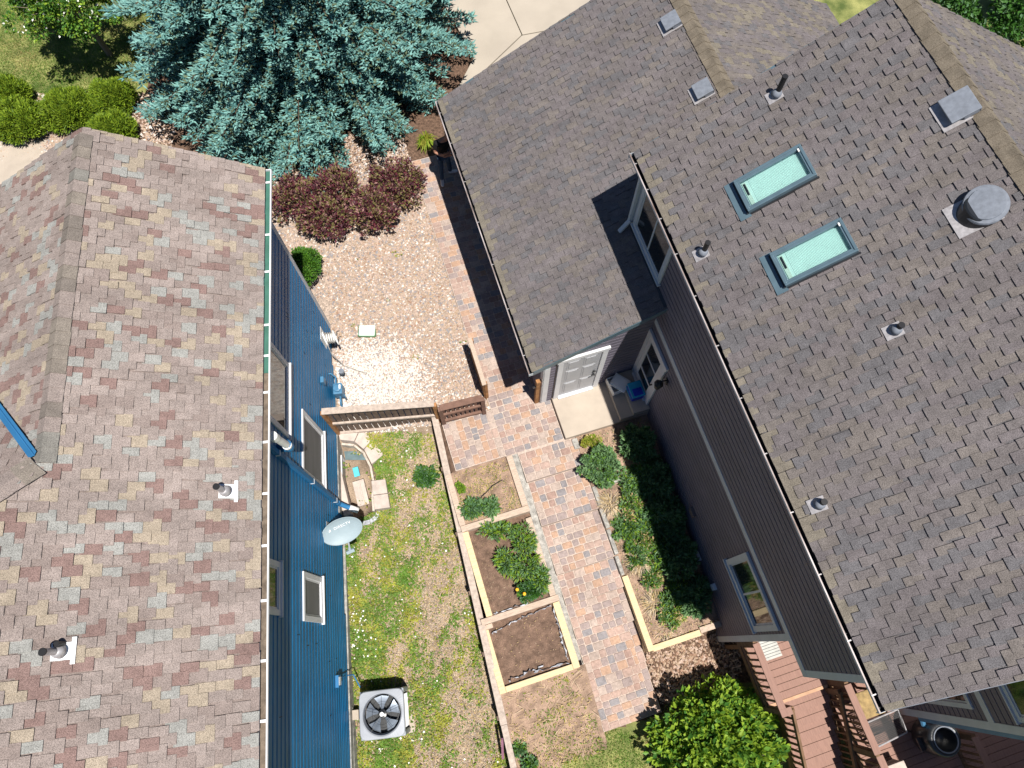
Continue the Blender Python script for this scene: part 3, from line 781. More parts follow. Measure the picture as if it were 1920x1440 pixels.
# trim boards
mb = MB()
mb.box(MX - 0.045, MX - 0.002, -1.955, 6.70, 3.02, 3.20)
RH.part('belly_band', mb, ('pale_trim',), parent=rw, bevel=0.004)
mb = MB(); mb.box(MX - 0.042, MX - 0.001, -1.36, -1.235, -1.62, 3.02); mb.box(MX - 0.001, MX + 0.1, -1.362, -1.322, -1.62, 3.02); RH.part('corner_board', mb, ('pale_trim',), parent=rw)
mb = MB(); mb.box(MX - 0.042, MX - 0.001, -1.956, -1.84, 3.202, 5.78); mb.box(MX - 0.001, MX + 0.1, -1.958, -1.922, 3.202, 5.78); RH.part('corner_board', mb, ('pale_trim',), parent=rw)
mb = MB(); mb.box(MX - 0.042, MX - 0.001, 6.66, 6.79, 3.6, 5.78); mb.box(MX - 0.001, MX + 0.12, 6.752, 6.792, 3.6, 5.78); RH.part('corner_board', mb, ('pale_trim',), parent=rw)
mb = MB(); mb.box(2.245, 2.40, 4.945, 4.984, -0.02, 2.6); mb.box(2.243, 2.279, 4.945, 5.07, -0.02, 2.6); RH.part('corner_board', mb, ('white_trim',), parent=rw)
mb = MB(); mb.box(7.255, 7.299, -3.68, -3.54, -0.1, 5.7); mb.box(7.257, 7.40, -3.682, -3.642, -0.1, 5.7); RH.part('corner_board', mb, ('pale_trim',), parent=rw)
mb = MB(); mb.box(7.256, 7.299, -3.54, -1.95, 2.86, 3.02); RH.part('belly_band', mb, ('pale_trim',), parent=rw)
mb = MB(); mb.box(MX + 0.02, 7.29, -1.918, -1.33, 3.04, 3.098); RH.part('soffit', mb, ('pale_trim',), parent=rw)
window(RH, rw, 'x', 7.282, -1, -3.46, -2.6, 3.72, 5.0, trim='pale_trim')
window(RH, rw, 'x', 7.282, -1, -3.36, -2.4, 1.0, 2.62, trim='pale_trim')
window(RH, rw, 'x', MX - 0.02, -1, -1.17, 0.24, 1.55, 2.86, trim='pale_trim', split='v', tw=0.11, proud=0.045)
window(RH, rw, 'x', MX - 0.02, -1, 5.24, 6.62, 4.12, 5.42, trim='pale_trim', split='v', tw=0.10)
for y, z, w in ((1.40, 0.62, 0.11), (0.53, -0.28, 0.10), (-0.18, 0.0, 0.07)):
    mb = MB(); mb.box(MX - 0.10, MX - 0.012, y - w, y + w, z - 0.09, z + 0.09); mb.box(MX - 0.03, MX - 0.013, y - w - .03, y + w + .03, z - 0.12, z + 0.12)
    RH.part('wall_vent', mb, ('pale_trim' if z < 0.3 else 'mauve_siding',), bevel=0.006)

# ---- garage side door (panelled) in the end wall
def ybox(mb, u0, u1, w0, w1, d0, d1, m=0, y=4.948): mb.box(u0, u1, y - d1, y - d0, w0, w1, m)
mb = MB()
ybox(mb, 2.55, 2.665, 0.152, 2.36, 0.0, 0.055); ybox(mb, 3.53, 3.65, 0.152, 2.36, 0.0, 0.055); ybox(mb, 2.52, 3.68, 2.36, 2.48, 0.0, 0.06)
ybox(mb, 2.665, 3.53, 0.152, 0.20, 0.0, 0.10)
gd = RH.part('door', mb, ('white_trim',), parent=None, bevel=0.004)
mb = MB(); ybox(mb, 2.67, 3.525, 0.20, 2.355, 0.001, 0.02)
for (u0, u1) in ((2.76, 3.05), (3.14, 3.43)):
    for (w0, w1) in ((0.34, 0.98), (1.10, 1.72), (1.84, 2.24)):
        ybox(mb, u0, u1, w0, w1, 0.02, 0.027); ybox(mb, u0 + 0.04, u1 - 0.04, w0 + 0.04, w1 - 0.04, 0.027, 0.036)
RH.part('door_leaf', mb, ('door_paint',), parent=gd)
mb = MB(); mb.tube([(3.45, 4.92, 1.10), (3.45, 4.865, 1.10)], 0.028, 10); mb.tube([(3.45, 4.87, 1.10), (3.36, 4.86, 1.10)], 0.012, 8); mb.tube([(3.45, 4.92, 1.28), (3.45, 4.885, 1.28)], 0.032, 10)
RH.part('handle', mb, ('charcoal_metal',), parent=gd)
mb = MB(); mb.tube([(2.535, 4.94, 0.15), (2.535, 4.94, 2.35)], 0.009, 6); RH.part('conduit', mb, ('charcoal_metal',))

# ---- glazed storm door in the long wall
def xbox(mb, u0, u1, w0, w1, d0, d1, m=0, x=4.554): mb.box(x - d1, x - d0, u0, u1, w0, w1, m)
mb = MB()
xbox(mb, 4.03, 4.14, 0.442, 2.66, 0.0, 0.05); xbox(mb, 4.87, 4.955, 0.442, 2.66, 0.0, 0.05); xbox(mb, 4.01, 4.957, 2.58, 2.72, 0.0, 0.056); xbox(mb, 4.14, 4.87, 0.442, 0.48, 0.0, 0.09)
sd_ = RH.part('storm_door', mb, ('white_trim',), bevel=0.004)
mb = MB()
xbox(mb, 4.145, 4.25, 0.485, 2.575, 0.004, 0.035); xbox(mb, 4.76, 4.865, 0.485, 2.575, 0.004, 0.035); xbox(mb, 4.25, 4.76, 2.45, 2.575, 0.004, 0.035)
xbox(mb, 4.25, 4.76, 0.485, 0.72, 0.004, 0.035); xbox(mb, 4.25, 4.76, 1.10, 1.16, 0.004, 0.033); xbox(mb, 4.25, 4.76, 1.83, 1.87, 0.004, 0.033)
RH.part('door_leaf', mb, ('white_trim',), parent=sd_, bevel=0.003)
mb = MB(); xbox(mb, 4.25, 4.76, 0.72, 2.45, 0.006, 0.016); RH.part('pane', mb, ('glass_dark',), parent=sd_)
mb = MB(); mb.tube([(4.52, 4.19, 1.40), (4.46, 4.19, 1.40)], 0.018, 8); mb.tube([(4.47, 4.19, 1.40), (4.465, 4.28, 1.40)], 0.011, 8); RH.part('handle', mb, ('black_plastic',), parent=sd_)

# ---- roof decks
mb = MB(); th_ = 0.13
def deck2(poly): mb.ext([Vector(p) - Vector((0, 0, th_)) for p in poly], (0, 0, th_))
dM = 2 * MRX - MEX
deck2([(MEX, MY0, MEZ), (MRX, MY0, MRZ), (MRX, MY1, MRZ), (MEX, MY1, MEZ)]); deck2([(MRX, MY0, MRZ), (dM, MY0, MEZ), (dM, MY1, MEZ), (MRX, MY1, MRZ)])
deck2([(7.10, -3.9, 5.70), (9.2, -3.9, 6.96), (9.2, MY0 - 0.01, 6.96), (7.10, MY0 - 0.01, 5.70)]); deck2([(9.2, -3.9, 6.96), (12.3, -3.9, 5.1), (12.3, MY0 - 0.01, 5.1), (9.2, MY0 - 0.01, 6.96)])
mroof = RH.part('roof', mb, ('slate_grey',))
mb = MB()
dG = 2 * GRX - GEX
deck2([(GEX, GY0, GEZ), (GRX, GY0, GRZ), (GRX, GY1, GRZ), (GEX, GY1, GEZ)]); deck2([(GRX, GY0, GRZ), (dG, GY0, GEZ), (dG, GY1, GEZ), (GRX, GY1, GRZ)])
groof = RH.part('garage_roof', mb, ('slate_grey',))
sm = ['slate_brown', 'slate_grey', 'slate_mauve', 'slate_umber', 'slate_pale']; sw_ = [0.32, 0.2, 0.28, 0.2, 0.0]
RM = Roof(RH, 'R')
RM.field((MEX - 0.025, 0, MEZ - 0.015), (mc, 0, ms_), (0, 1, 0), 0, (MRX - MEX) / mc + 0.02, MY0 - 0.015, MY1 + 0.015, 0.255, 0.128, 0.025, sm, sw_, first=4)
RM.field((dM + 0.02, 0, MEZ - 0.015), (-mc, 0, ms_), (0, -1, 0), 0, (MRX - MEX) / mc + 0.02, -MY1 - 0.015, 0, 0.255, 0.128, 0.022, sm, [0.22, 0.1, 0.2, 0.3, 0.18])  # paler mix puts the far slope's sunlit tone into the tile colours
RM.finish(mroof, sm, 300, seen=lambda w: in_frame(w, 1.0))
RG = Roof(RH, 'R')
RG.field((GEX - 0.025, 0, GEZ - 0.012), (gc, 0, gs_), (0, 1, 0), 0, (GRX - GEX) / gc + 0.02, GY0 - 0.015, GY1 + 0.015, 0.25, 0.128, 0.023, sm, sw_, first=4, clip=lambda c: c.x < 4.66 or c.y > 6.6)
RG.field((dG + 0.02, 0, GEZ - 0.012), (-gc, 0, gs_), (0, -1, 0), 0, (GRX - GEX) / gc + 0.02, -GY1 - 0.015, -6.6, 0.25, 0.128, 0.021, sm, [0.22, 0.1, 0.2, 0.3, 0.18])  # garage far slope: brighter sunlight likewise put into a paler tile mix
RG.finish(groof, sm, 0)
ridge_caps(RH, mroof, (MRX, -1.0, MRZ), (MRX, MY1 + 0.02, MRZ), (mc, 0, -ms_), (-mc, 0, -ms_), ['cap_brown'], expo=0.2, half=0.195, lift=0.035)
ridge_caps(RH, groof, (GRX, 6.9, GRZ), (GRX, GY1 + 0.02, GRZ), (gc, 0, -gs_), (-gc, 0, -gs_), ['cap_brown'], expo=0.2, half=0.195, lift=0.035)
# rake boards, drip edges
def rake(y, x0, z0, x1, z1, part, out, mats=('frame_slate', 'white_metal')):
    mb = MB()
    for (a, b, c, d) in ((x0, z0, x1, z1),):
        mb.add([(a, y, b - 0.17), (c, y, d - 0.17), (c, y, d - 0.012), (a, y, b - 0.012), (a, y + out * 0.02, b - 0.17), (c, y + out * 0.02, d - 0.17), (c, y + out * 0.02, d - 0.012), (a, y + out * 0.02, b - 0.012)],
               [(0, 1, 2, 3), (7, 6, 5, 4), (0, 4, 5, 1), (2, 6, 7, 3), (0, 3, 7, 4), (1, 5, 6, 2)], 0)
        mb.add([(a, y - out * 0.05, b + 0.003), (c, y - out * 0.05, d + 0.003), (c, y + out * 0.024, d + 0.003), (a, y + out * 0.024, b + 0.003), (c, y + out * 0.024, d - 0.03), (a, y + out * 0.024, b - 0.03)],
               [(0, 1, 2, 3), (3, 2, 4, 5)], 1)
    RH.part('rake_board', mb, mats, parent=part)
rake(MY0 - 0.002, MEX, MEZ, MRX, MRZ, mroof, -1, ('pale_trim', 'lead_grey')); rake(MY1 + 0.002, MEX, MEZ, MRX, MRZ, mroof, 1, ('pale_trim', 'frame_slate'))
rake(GY0 - 0.002, GEX, GEZ, MX, GEZ + GS * (MX - GEX), groof, -1, ('frame_slate', 'frame_slate')); rake(GY1 + 0.002, GEX, GEZ, GRX, GRZ, groof, 1, ('frame_slate', 'frame_slate'))
mb = MB(); mb.box(MEX + 0.02, MX - 0.02, MY0 + 0.01, MY1 - 0.01, MEZ - 0.165, MEZ - 0.145); RH.part('soffit', mb, ('pale_trim',), parent=mroof)
mb = MB(); mb.box(GEX + 0.02, 2.27, GY0 + 0.01, GY1 - 0.01, GEZ - 0.155, GEZ - 0.135); RH.part('soffit', mb, ('pale_trim',), parent=groof)
def thin_gutter(x1, z, y0, y1, part, hang):
    """open gutter: x1 = inner edge against the fascia"""
    x0 = x1 - 0.095; mb = MB()
    prof = [(x1 - .002, z), (x1 - .002, z - 0.10), (x0 + 0.025, z - 0.10), (x0 + 0.006, z - 0.05), (x0, z - 0.04), (x0, z + 0.006), (x0 + 0.02, z + 0.006), (x0 + 0.02, z - 0.04), (x0 + 0.03, z - 0.09), (x1 - .006, z - 0.09), (x1 - .006, z)]
    mi = [0, 0, 0, 0, 0, 1, 2, 2, 2, 2]
    for i in range(len(prof) - 1):
        a, b = prof[i], prof[i + 1]
        mb.add([(a[0], y0, a[1]), (b[0], y0, b[1]), (b[0], y1, b[1]), (a[0], y1, a[1])], [(0, 1, 2, 3)], mi[i])
    mb.box(x0, x1 - 0.003, y0 - 0.006, y0, z - 0.10, z + 0.004, 0); mb.box(x0, x1 - 0.003, y1, y1 + 0.006, z - 0.10, z + 0.004, 0)
    g = RH.part('gutter', mb, ('pale_trim', 'copper_metal', 'charcoal_metal'))
    for y in hang:
        mb = MB(); mb.box(x0 - 0.002, x1 - 0.002, y - 0.008, y + 0.008, z + 0.007, z + 0.012); RH.part('gutter_hanger', mb, ('galvanised',), parent=g)
thin_gutter(MEX - 0.002, MEZ - 0.04, MY0 - 0.02, MY1 + 0.03, mroof, [-2.0, -1.3, -0.4, 0.5, 1.4, 2.3, 3.2, 4.1, 4.9, 5.6, 6.2, 6.75])
thin_gutter(GEX - 0.002, GEZ - 0.04, GY0 - 0.02, GY1 + 0.03, groof, [5.2, 6.3, 7.4, 8.5, 9.6, 10.7, 11.6])
# downspout at the upper corner, its elbow lying on the garage roof
mb = MB(); mb.box(MX - 0.115, MX - 0.045, 6.69, 6.76, GEZ + GS * (MX - GEX) + 0.12, 5.7)
zz = GEZ + GS * (4.1 - GEX)
mb.add([], [])
mb.beam((MX - 0.09, 6.70, GEZ + GS * (MX - GEX) + 0.16), (4.30, 6.66, GEZ + GS * (4.30 - GEX) + 0.06), 0.08, 0.06)
RH.part('downspout', mb, ('pale_trim',), bevel=0.006)
mb = MB(); mb.lathe((4.50, 6.86, 5.50), [(0.03, 0), (0.075, 0.02), (0.08, 0.07), (0.05, 0.24)], 14); RH.part('flood_lamp', mb, ('charcoal_metal',))
# wall-roof flashing
mb = MB(); mb.add([(4.50, 4.82, GEZ + GS * (4.50 - GEX) + 0.03), (4.585, 4.82, GEZ + GS * (4.585 - GEX) + 0.03), (4.585, 6.75, GEZ + GS * (4.585 - GEX) + 0.03), (4.50, 6.75, GEZ + GS * (4.50 - GEX) + 0.03),
               (4.575, 4.82, GEZ + GS * 2.625 + 0.16), (4.575, 6.75, GEZ + GS * 2.625 + 0.16)], [(0, 1, 2, 3), (1, 4, 5, 2)])
RH.part('flashing', mb, ('charcoal_metal',), parent=groof)

# ---- roof furniture
UM = Vector((mc, 0, ms_)); VM = Vector((0, 1, 0)); NM = Vector((-ms_, 0, mc))
def mp(x, y): return Vector((x, y, MEZ + MS * (x - MEX)))
def skylight(xa, xb, ya, yb):
    c = mp((xa + xb) / 2, (ya + yb) / 2); hu = (xb - xa) / 2 / mc; hv = (yb - ya) / 2
    def ob(mb, u, v, n, su, sv, sn, m=0): mb.obox(c + UM * u + VM * v + NM * n, UM * su, VM * sv, NM * sn, m)
    w = 0.036
    mb = MB()
    ob(mb, 0, hv - w, 0.075, hu, w, 0.055); ob(mb, 0, -hv + w, 0.075, hu, w, 0.055); ob(mb, hu - w, 0, 0.0752, w, hv - 2 * w, 0.053); ob(mb, -hu + w, 0, 0.0752, w, hv - 2 * w, 0.053)
    ob(mb, 0, hv - 0.015, 0.137, hu, 0.018, 0.008); ob(mb, 0, -hv + 0.015, 0.137, hu, 0.018, 0.008); ob(mb, hu - 0.02, 0, 0.1372, 0.022, hv - 0.034, 0.0078); ob(mb, -hu + 0.02, 0, 0.1372, 0.022, hv - 0.034, 0.0078)
    sk = RH.part('skylight', mb, ('frame_slate',), bevel=0.006)
    mb = MB(); ob(mb, -hu - 0.07, 0, 0.03, 0.09, hv + 0.05, 0.006); ob(mb, -hu - 0.012, 0, 0.05, 0.02, hv, 0.02, 1); ob(mb, 0.02, hv + 0.012, 0.03, hu, 0.012, 0.02, 1); ob(mb, 0.02, -hv - 0.012, 0.03, hu, 0.012, 0.02, 1)
    RH.part('flashing', mb, ('frame_slate', 'charcoal_metal'), parent=sk)
    mb = MB(); iu, iv = hu - 2 * w, hv - 2 * w
    ob(mb, 0, 0, 0.055, iu, iv, 0.004)
    sh = RH.part('pane', mb, ('shade_mint',), parent=sk)
    mb = MB(); n = 44
    for k in range(n):
        u = -iu + 0.12 + (2 * iu - 0.16) * k / (n - 1); a = c + UM * u + NM * 0.0592
        b = a + UM * ((2 * iu - 0.16) / (n - 1)) * 0.5 + NM * 0.006; d = a + UM * ((2 * iu - 0.16) / (n - 1))
        mb.add([a - VM * iv * .96, a + VM * iv * .96, b + VM * iv * .96, b - VM * iv * .96, d + VM * iv * .96, d - VM * iv * .96], [(0, 3, 2, 1), (3, 5, 4, 2)])
    RH.part('pleated_shade', mb, ('shade_mint',), parent=sk)
    mb = MB(); ob(mb, -iu + 0.045, 0.0, 0.066, 0.03, iv * 0.94, 0.006, 0); ob(mb, -iu + 0.045, iv * 0.36, 0.073, 0.017, iv * 0.48, 0.004, 1)
    RH.part('shade_bar', mb, ('shade_white', 'charcoal_metal'), parent=sk)
    mb = MB(); ob(mb, 0, 0, 0.098, iu + 0.01, iv + 0.01, 0.003); RH.part('glazing', mb, ('clear_glass',), parent=sk)
    mb = MB(); ob(mb, hu - 0.06, hv - 0.09, 0.147, 0.012, 0.028, 0.002); RH.part('maker_tag', mb, ('white_plastic',), parent=sk)
_g = mat('clear_glass', (0.9, 0.95, 0.95), rough=0.02, var=0.0)
_nt = _g.node_tree; _tr = _nt.nodes.new('ShaderNodeBsdfTransparent'); _tr.inputs['Color'].default_value = (0.93, 0.98, 0.98, 1)
_mx = _nt.nodes.new('ShaderNodeMixShader'); _gl = _nt.nodes.new('ShaderNodeBsdfGlossy'); _gl.inputs['Roughness'].default_value = 0.03
_fr = _nt.nodes.new('ShaderNodeFresnel'); _fr.inputs['IOR'].default_value = 1.5
_nt.links.new(_fr.outputs[0], _mx.inputs[0]); _nt.links.new(_tr.outputs[0], _mx.inputs[1]); _nt.links.new(_gl.outputs[0], _mx.inputs[2]); _nt.links.new(_mx.outputs[0], _nt.nodes['Material Output'].inputs['Surface'])
skylight(5.42, 6.34, 4.90, 5.48)
skylight(5.42, 6.34, 3.55, 4.12)
for (x, y, tl) in ((6.37, 6.48, 0.42), (4.66, 4.69, 0.34), (6.27, 2.31, 0.2), (4.66, 0.48, 0.2)):
    vent_pipe(RH, 'R', x, y, MEZ + MS * (x - MEX), NM, UM, white=False, tall=tl)
def box_vent(x, y, s, hh, P, Ud, Vd, Nd, part):
    c = P(x, y); mb = MB()
    mb.obox(c + Nd * 0.03 - Ud * s * 0.25, Ud * s * 1.25, Vd * s * 1.12, Nd * 0.006)
    bv = RH.part('box_vent', mb, ('galvanised',))
    mb = MB()
    q = [(-s * .95, hh), (s * 1.0, hh * 0.75), (s * 1.0, 0.03), (s * .45, 0.03)]
    mb.obox(c + Nd * hh, Ud * s * 0.98, Vd * s, Nd * 0.02)
    mb.obox(c + Ud * s * 0.93 + Nd * hh / 2, Ud * s * 0.05, Vd * s * 0.97, Nd * (hh / 2 - 0.02))
    for sg in (-1, 1): mb.obox(c + Ud * s * 0.35 + Vd * sg * s * 0.93 + Nd * hh / 2, Ud * s * 0.5, Vd * s * 0.05, Nd * (hh / 2 - 0.021))
    RH.part('hood', mb, ('lead_grey',), parent=bv, bevel=0.02)
    mb = MB(); mb.obox(c - Ud * s * 0.12 + Nd * (hh / 2), Ud * 0.006, Vd * s * 0.86, Nd * (hh / 2 - 0.03)); RH.part('screen', mb, ('charcoal_metal',), parent=bv)
box_vent(8.0, 4.80, 0.20, 0.13, mp, UM, VM, NM, mroof)
UG = Vector((gc, 0, gs_)); NG = Vector((-gs_, 0, gc))
gp = lambda x, y: Vector((x, y, GEZ + GS * (x - GEX)))
box_vent(6.62, 10.30, 0.17, 0.12, gp, UG, VM, NG, groof)
box_vent(6.58, 8.53, 0.17, 0.12, gp, UG, VM, NG, groof)
c = mp(7.62, 3.34)
mb = MB(); mb.obox(c + NM * 0.03 - UM * 0.08, UM * 0.28, VM * 0.24, NM * 0.006); rv = RH.part('round_vent', mb, ('galvanised',))
mb = MB(); mb.lathe(c + Vector((0, 0, -0.1)), [(0.25, 0), (0.245, 0.20), (0.23, 0.22)], 28, 0); RH.part('collar', mb, ('charcoal_metal',), parent=rv, smooth=False)
cc = c + Vector((0.0, 0, 0.135)) + NM * 0.02
mb = MB(); prof = [(0.272, -0.02), (0.28, 0.015), (0.27, 0.035), (0.228, 0.040), (0.222, 0.056), (0.10, 0.062), (0.001, 0.063)]
vs2 = []
for r, h in prof:
    for k in range(32):
        t = 2 * math.pi * k / 32; vs2.append(cc + UM * (r * math.cos(t)) * 0.96 + VM * (r * math.sin(t)) + (NM * 0.5 + Vector((0, 0, .5))).normalized() * h)
fs2 = [(i * 32 + k, i * 32 + (k + 1) % 32, (i + 1) * 32 + (k + 1) % 32, (i + 1) * 32 + k) for i in range(len(prof) - 1) for k in range(32)]
fs2.append(tuple(range(32))[::-1])
mb.add(vs2, fs2); RH.part('dome_cap', mb, ('lead_grey',), parent=rv, smooth=False)
# lantern beside the storm door
T = Thing('wall_lantern', 'small black lantern on the grey wall beside the glazed door', 'lantern', 'R', (4.55, 3.90, 2.25))
mb = MB(); mb.box(4.53, 4.572, 3.85, 3.95, 2.22, 2.42); mb.tube([(4.55, 3.9, 2.36), (4.46, 3.9, 2.42), (4.38, 3.9, 2.38)], 0.014, 8); T.part('bracket', mb, ('black_plastic',))
mb = MB(); mb.lathe((4.38, 3.90, 2.08), [(0.03, 0), (0.065, 0.03), (0.085, 0.20), (0.10, 0.22), (0.06, 0.28), (0.015, 0.31)], 8); T.part('lamp_cage', mb, ('black_plastic',))

# ================================================================== FENCE, GATE, RETAINING RAIL, BEDS
def board_fence(T, p, q, zb, zt, n, side, post0=True, post1=True, mats=('cedar_dark', 'rail_grey', 'cedar_warm'), cap=0.15, mid=0.5, gap=0.25, slat_t=0.02):
    """p, q: (x, y) ends in T's frame; slats nailed to the far face, rails towards side"""
    p, q = Vector((*p, 0)), Vector((*q, 0)); d = (q - p); L_ = d.length; d.normalize(); nrm = Vector((d.y, -d.x, 0)) * side
    z = lambda a, b, t: a + (b - a) * t
    zb0, zb1 = zb; up = Vector((0, 0, 1))
    for k in range(n):
        t = (k + 0.5) / n; w = L_ / n * (1 - gap)
        c = p + d * (t * L_) - nrm * 0.045; b0 = z(zb0, zb1, t) + 0.05 + random.uniform(-.01, .01)
        mb = MB(); mb.obox(c + up * ((b0 + zt) / 2 - 0.01), d * (w / 2), nrm * slat_t / 2, up * ((zt - b0) / 2 - 0.012)); T.part('slat', mb, (mats[0],))
    hs = zt - zb0
    mb = MB(); mb.beam(p + up * (zt + 0.01) - nrm * 0.02, q + up * (zt + 0.01) - nrm * 0.02, cap, 0.04); T.part('top_rail', mb, (mats[1],), bevel=0.006)
    mb = MB(); mb.beam(p + up * (zb0 + hs * mid), q + up * (zb1 + (zt - zb1) * mid), 0.05, 0.085); T.part('middle_rail', mb, (mats[1],), bevel=0.005)
    mb = MB(); mb.beam(p + up * (zb0 + 0.10), q + up * (zb1 + 0.10), 0.06, 0.09); T.part('bottom_rail', mb, (mats[1],), bevel=0.005)
    if post0: mb = MB(); mb.obox(p + up * ((zt + zb0) / 2 - 0.1) + nrm * 0.0, d * 0.047, nrm * 0.047, up * ((zt - zb0) / 2 + 0.085)); T.part('post', mb, (mats[2],), bevel=0.006)
    if post1: mb = MB(); mb.obox(q + up * ((zt + zb1) / 2 - 0.1), d * 0.047, nrm * 0.047, up * ((zt - zb1) / 2 + 0.085)); T.part('post', mb, (mats[2],), bevel=0.006)

T = Thing('slatted_fence', 'weathered slatted fence between the blue wall and the gate', 'fence', 'W', (-3.0, 4.9, -0.45))
board_fence(T, (-4.19, 4.80), (-1.72, 4.99), (-0.62, -0.46), 1.10, 17, 1, gap=0.22, mats=('cedar_dark', 'rail_grey', 'cedar_warm'))
T = Thing('garden_gate', 'dark brown slatted gate standing at the edge of the pavers', 'gate', 'W', (-1.1, 5.05, 0))
board_fence(T, (-1.60, 4.905), (-0.66, 5.15), (0.02, 0.02), 1.02, 9, 1, gap=0.40, mats=('gate_brown', 'gate_brown', 'gate_brown'), mid=0.55)
T = Thing('path_fence', 'short plank fence panel along the left edge of the upper path', 'fence', 'R', (1.06, 6.0, 0))
for k in range(9):
    y = 5.46 + k * 0.128; mb = MB(); mb.box(1.028, 1.05, y, y + 0.12, 0.02, 0.96 + random.uniform(-.006, .006)); T.part('plank', mb, ('cedar_warm',))
mb = MB(); mb.box(1.00, 1.10, 5.42, 6.63, 0.965, 1.0); T.part('top_rail', mb, ('weathered_timber',), bevel=0.005)
mb = MB(); mb.box(1.052, 1.09, 5.46, 6.60, 0.25, 0.34); mb.box(1.052, 1.09, 5.46, 6.60, 0.72, 0.81); T.part('back_rail', mb, ('cedar_warm',))
for y in (5.44, 6.55): mb = MB(); mb.box(1.054, 1.126, y, y + 0.07, -0.1, 0.962); T.part('post', mb, ('cedar_warm',))
T = Thing('gate_post', 'brown timber gate post at the corner of the garage', 'post', 'R', (2.17, 5.03, 0))
mb = MB(); mb.box(2.125, 2.215, 4.965, 5.055, -0.1, 1.40); T.part('post', mb, ('cedar_warm',), bevel=0.006)
mb = MB(); mb.box(2.217, 2.243, 4.955, 5.06, 0.05, 1.36); T.part('side_plank', mb, ('gate_brown',), bevel=0.004)
mb = MB(); mb.box(2.06, 2.123, 4.99, 5.02, 1.05, 1.09); T.part('latch', mb, ('charcoal_metal',))

# timber retaining wall topped by a long flat rail
T = Thing('retaining_wall', 'low timber retaining wall with a long weathered flat cap beside the weedy yard', 'wall', 'R', (-0.45, 1.8, -0.5))
def rail_pt(yr, z): return Vector((rail_x(yr), yr, z))
capz = lambda y: float(np.interp(y, [-3.4, -2.3, -0.87, 0.58, 2.6, 5.4], [-1.02, -0.93, -0.36, -0.18, 0.0, 0.12])) if False else float(np.interp(y, [-6, 5.5], [-0.95, 0.16]))
segs = [(5.45, 2.62), (2.615, 0.60), (0.595, -1.45), (-1.455, -2.30), (-2.305, -3.6)]
for k, (ya, yb) in enumerate(segs):
    mb = MB(); mb.beam(rail_pt(ya, capz(ya)), rail_pt(yb, capz(yb)), 0.15 if k < 3 else 0.135, 0.045)
    T.part('cap_rail', mb, ('rail_grey' if k < 4 else 'pink_paint',), bevel=0.006)
    for j in range(5):
        mb = MB(); dz = 0.10 + j * 0.145
        mb.beam(rail_pt(ya, capz(ya) - dz), rail_pt(yb, capz(yb) - dz), 0.055, 0.138); T.part('plank', mb, ('cedar_dark',))
for y in (5.38, 4.1, 2.6, 1.3, 0.0, -1.3, -2.6):
    p = rail_pt(y, 0); mb = MB(); mb.box(p.x - 0.118, p.x - 0.03, y - 0.045, y + 0.045, capz(y) - 1.3, capz(y) - 0.03); T.part('post', mb, ('cedar_dark',))
mb = MB(); mb.beam((rail_x(-1.75) - 0.10, -1.70, capz(-1.7) + 0.01), (rail_x(-2.2) - 0.19, -2.12, capz(-2.1) - 0.5), 0.05, 0.04); T.part('brace', mb, ('pink_paint',))

def soil_mesh(x0, x1, y0, y1, zf, amp=0.025, res=0.05, xl=None):
    nx_ = max(2, int((x1 - x0) / res)); ny_ = max(2, int((y1 - y0) / res))
    X, Y = np.meshgrid(np.linspace(0, 1, nx_), np.linspace(y0, y1, ny_))
    lo = (np.vectorize(xl)(Y) if xl else x0); X = lo + X * (x1 - lo)
    Z = zf(X, Y) + amp * (np.sin(X * 11 + 3 * np.sin(Y * 7)) * np.sin(Y * 13 + X * 2) * 0.5 + rng.normal(0, 0.35, X.shape))
    i = np.arange(nx_ * ny_).reshape(ny_, nx_)
    f = np.stack([i[:-1, :-1], i[:-1, 1:], i[1:, 1:], i[1:, :-1]], -1).reshape(-1, 4)
    return np.stack([X, Y, Z], -1).reshape(-1, 3), f
def bed(name, label, at, timbers, soil, soilmat):
    T = Thing(name, label, 'raised bed', 'R', at, group='raised timber beds left of the path')
    for (x0, x1, y0, y1, z0, z1, mt) in timbers:
        mb = MB(); mb.box(x0, x1, y0, y1, z0, z1); T.part('timber', mb, (mt,), bevel=0.008)
    x0, x1, y0, y1, z = soil
    v, f = soil_mesh(x0, x1, y0, y1, lambda X, Y: z + 0 * X)
    me = np_mesh('soil', v - np.array(at), f, np.zeros(len(f)), M(soilmat), smooth=True); T.part('soil', me, ())
    return T
bed1 = bed('raised_bed', 'weedy raised bed nearest the gate, below the paver terrace', (0.4, 3.2, -0.1),
    [(1.09, 1.23, 2.72, 3.93, -0.45, 0.05, 'weathered_timber'), (-0.36, 1.235, 2.58, 2.718, -0.5, 0.0, 'weathered_timber'), (-0.37, -0.235, 2.72, 3.93, -0.5, 0.04, 'weathered_timber')],
    (-0.24, 1.10, 2.70, 3.96, -0.06), 'dry_soil')
bed2 = bed('raised_bed', 'middle raised bed full of green plants with two yellow flowers', (0.4, 1.6, -0.3),
    [(-0.36, -0.22, 0.70, 2.578, -0.6, -0.10, 'new_pine'), (1.09, 1.225, 0.70, 2.47, -0.6, -0.12, 'weathered_timber'), (-0.50, 1.27, 0.565, 0.695, -0.7, -0.19, 'weathered_timber')],
    (-0.30, 1.12, 0.66, 2.60, -0.24), 'soil')
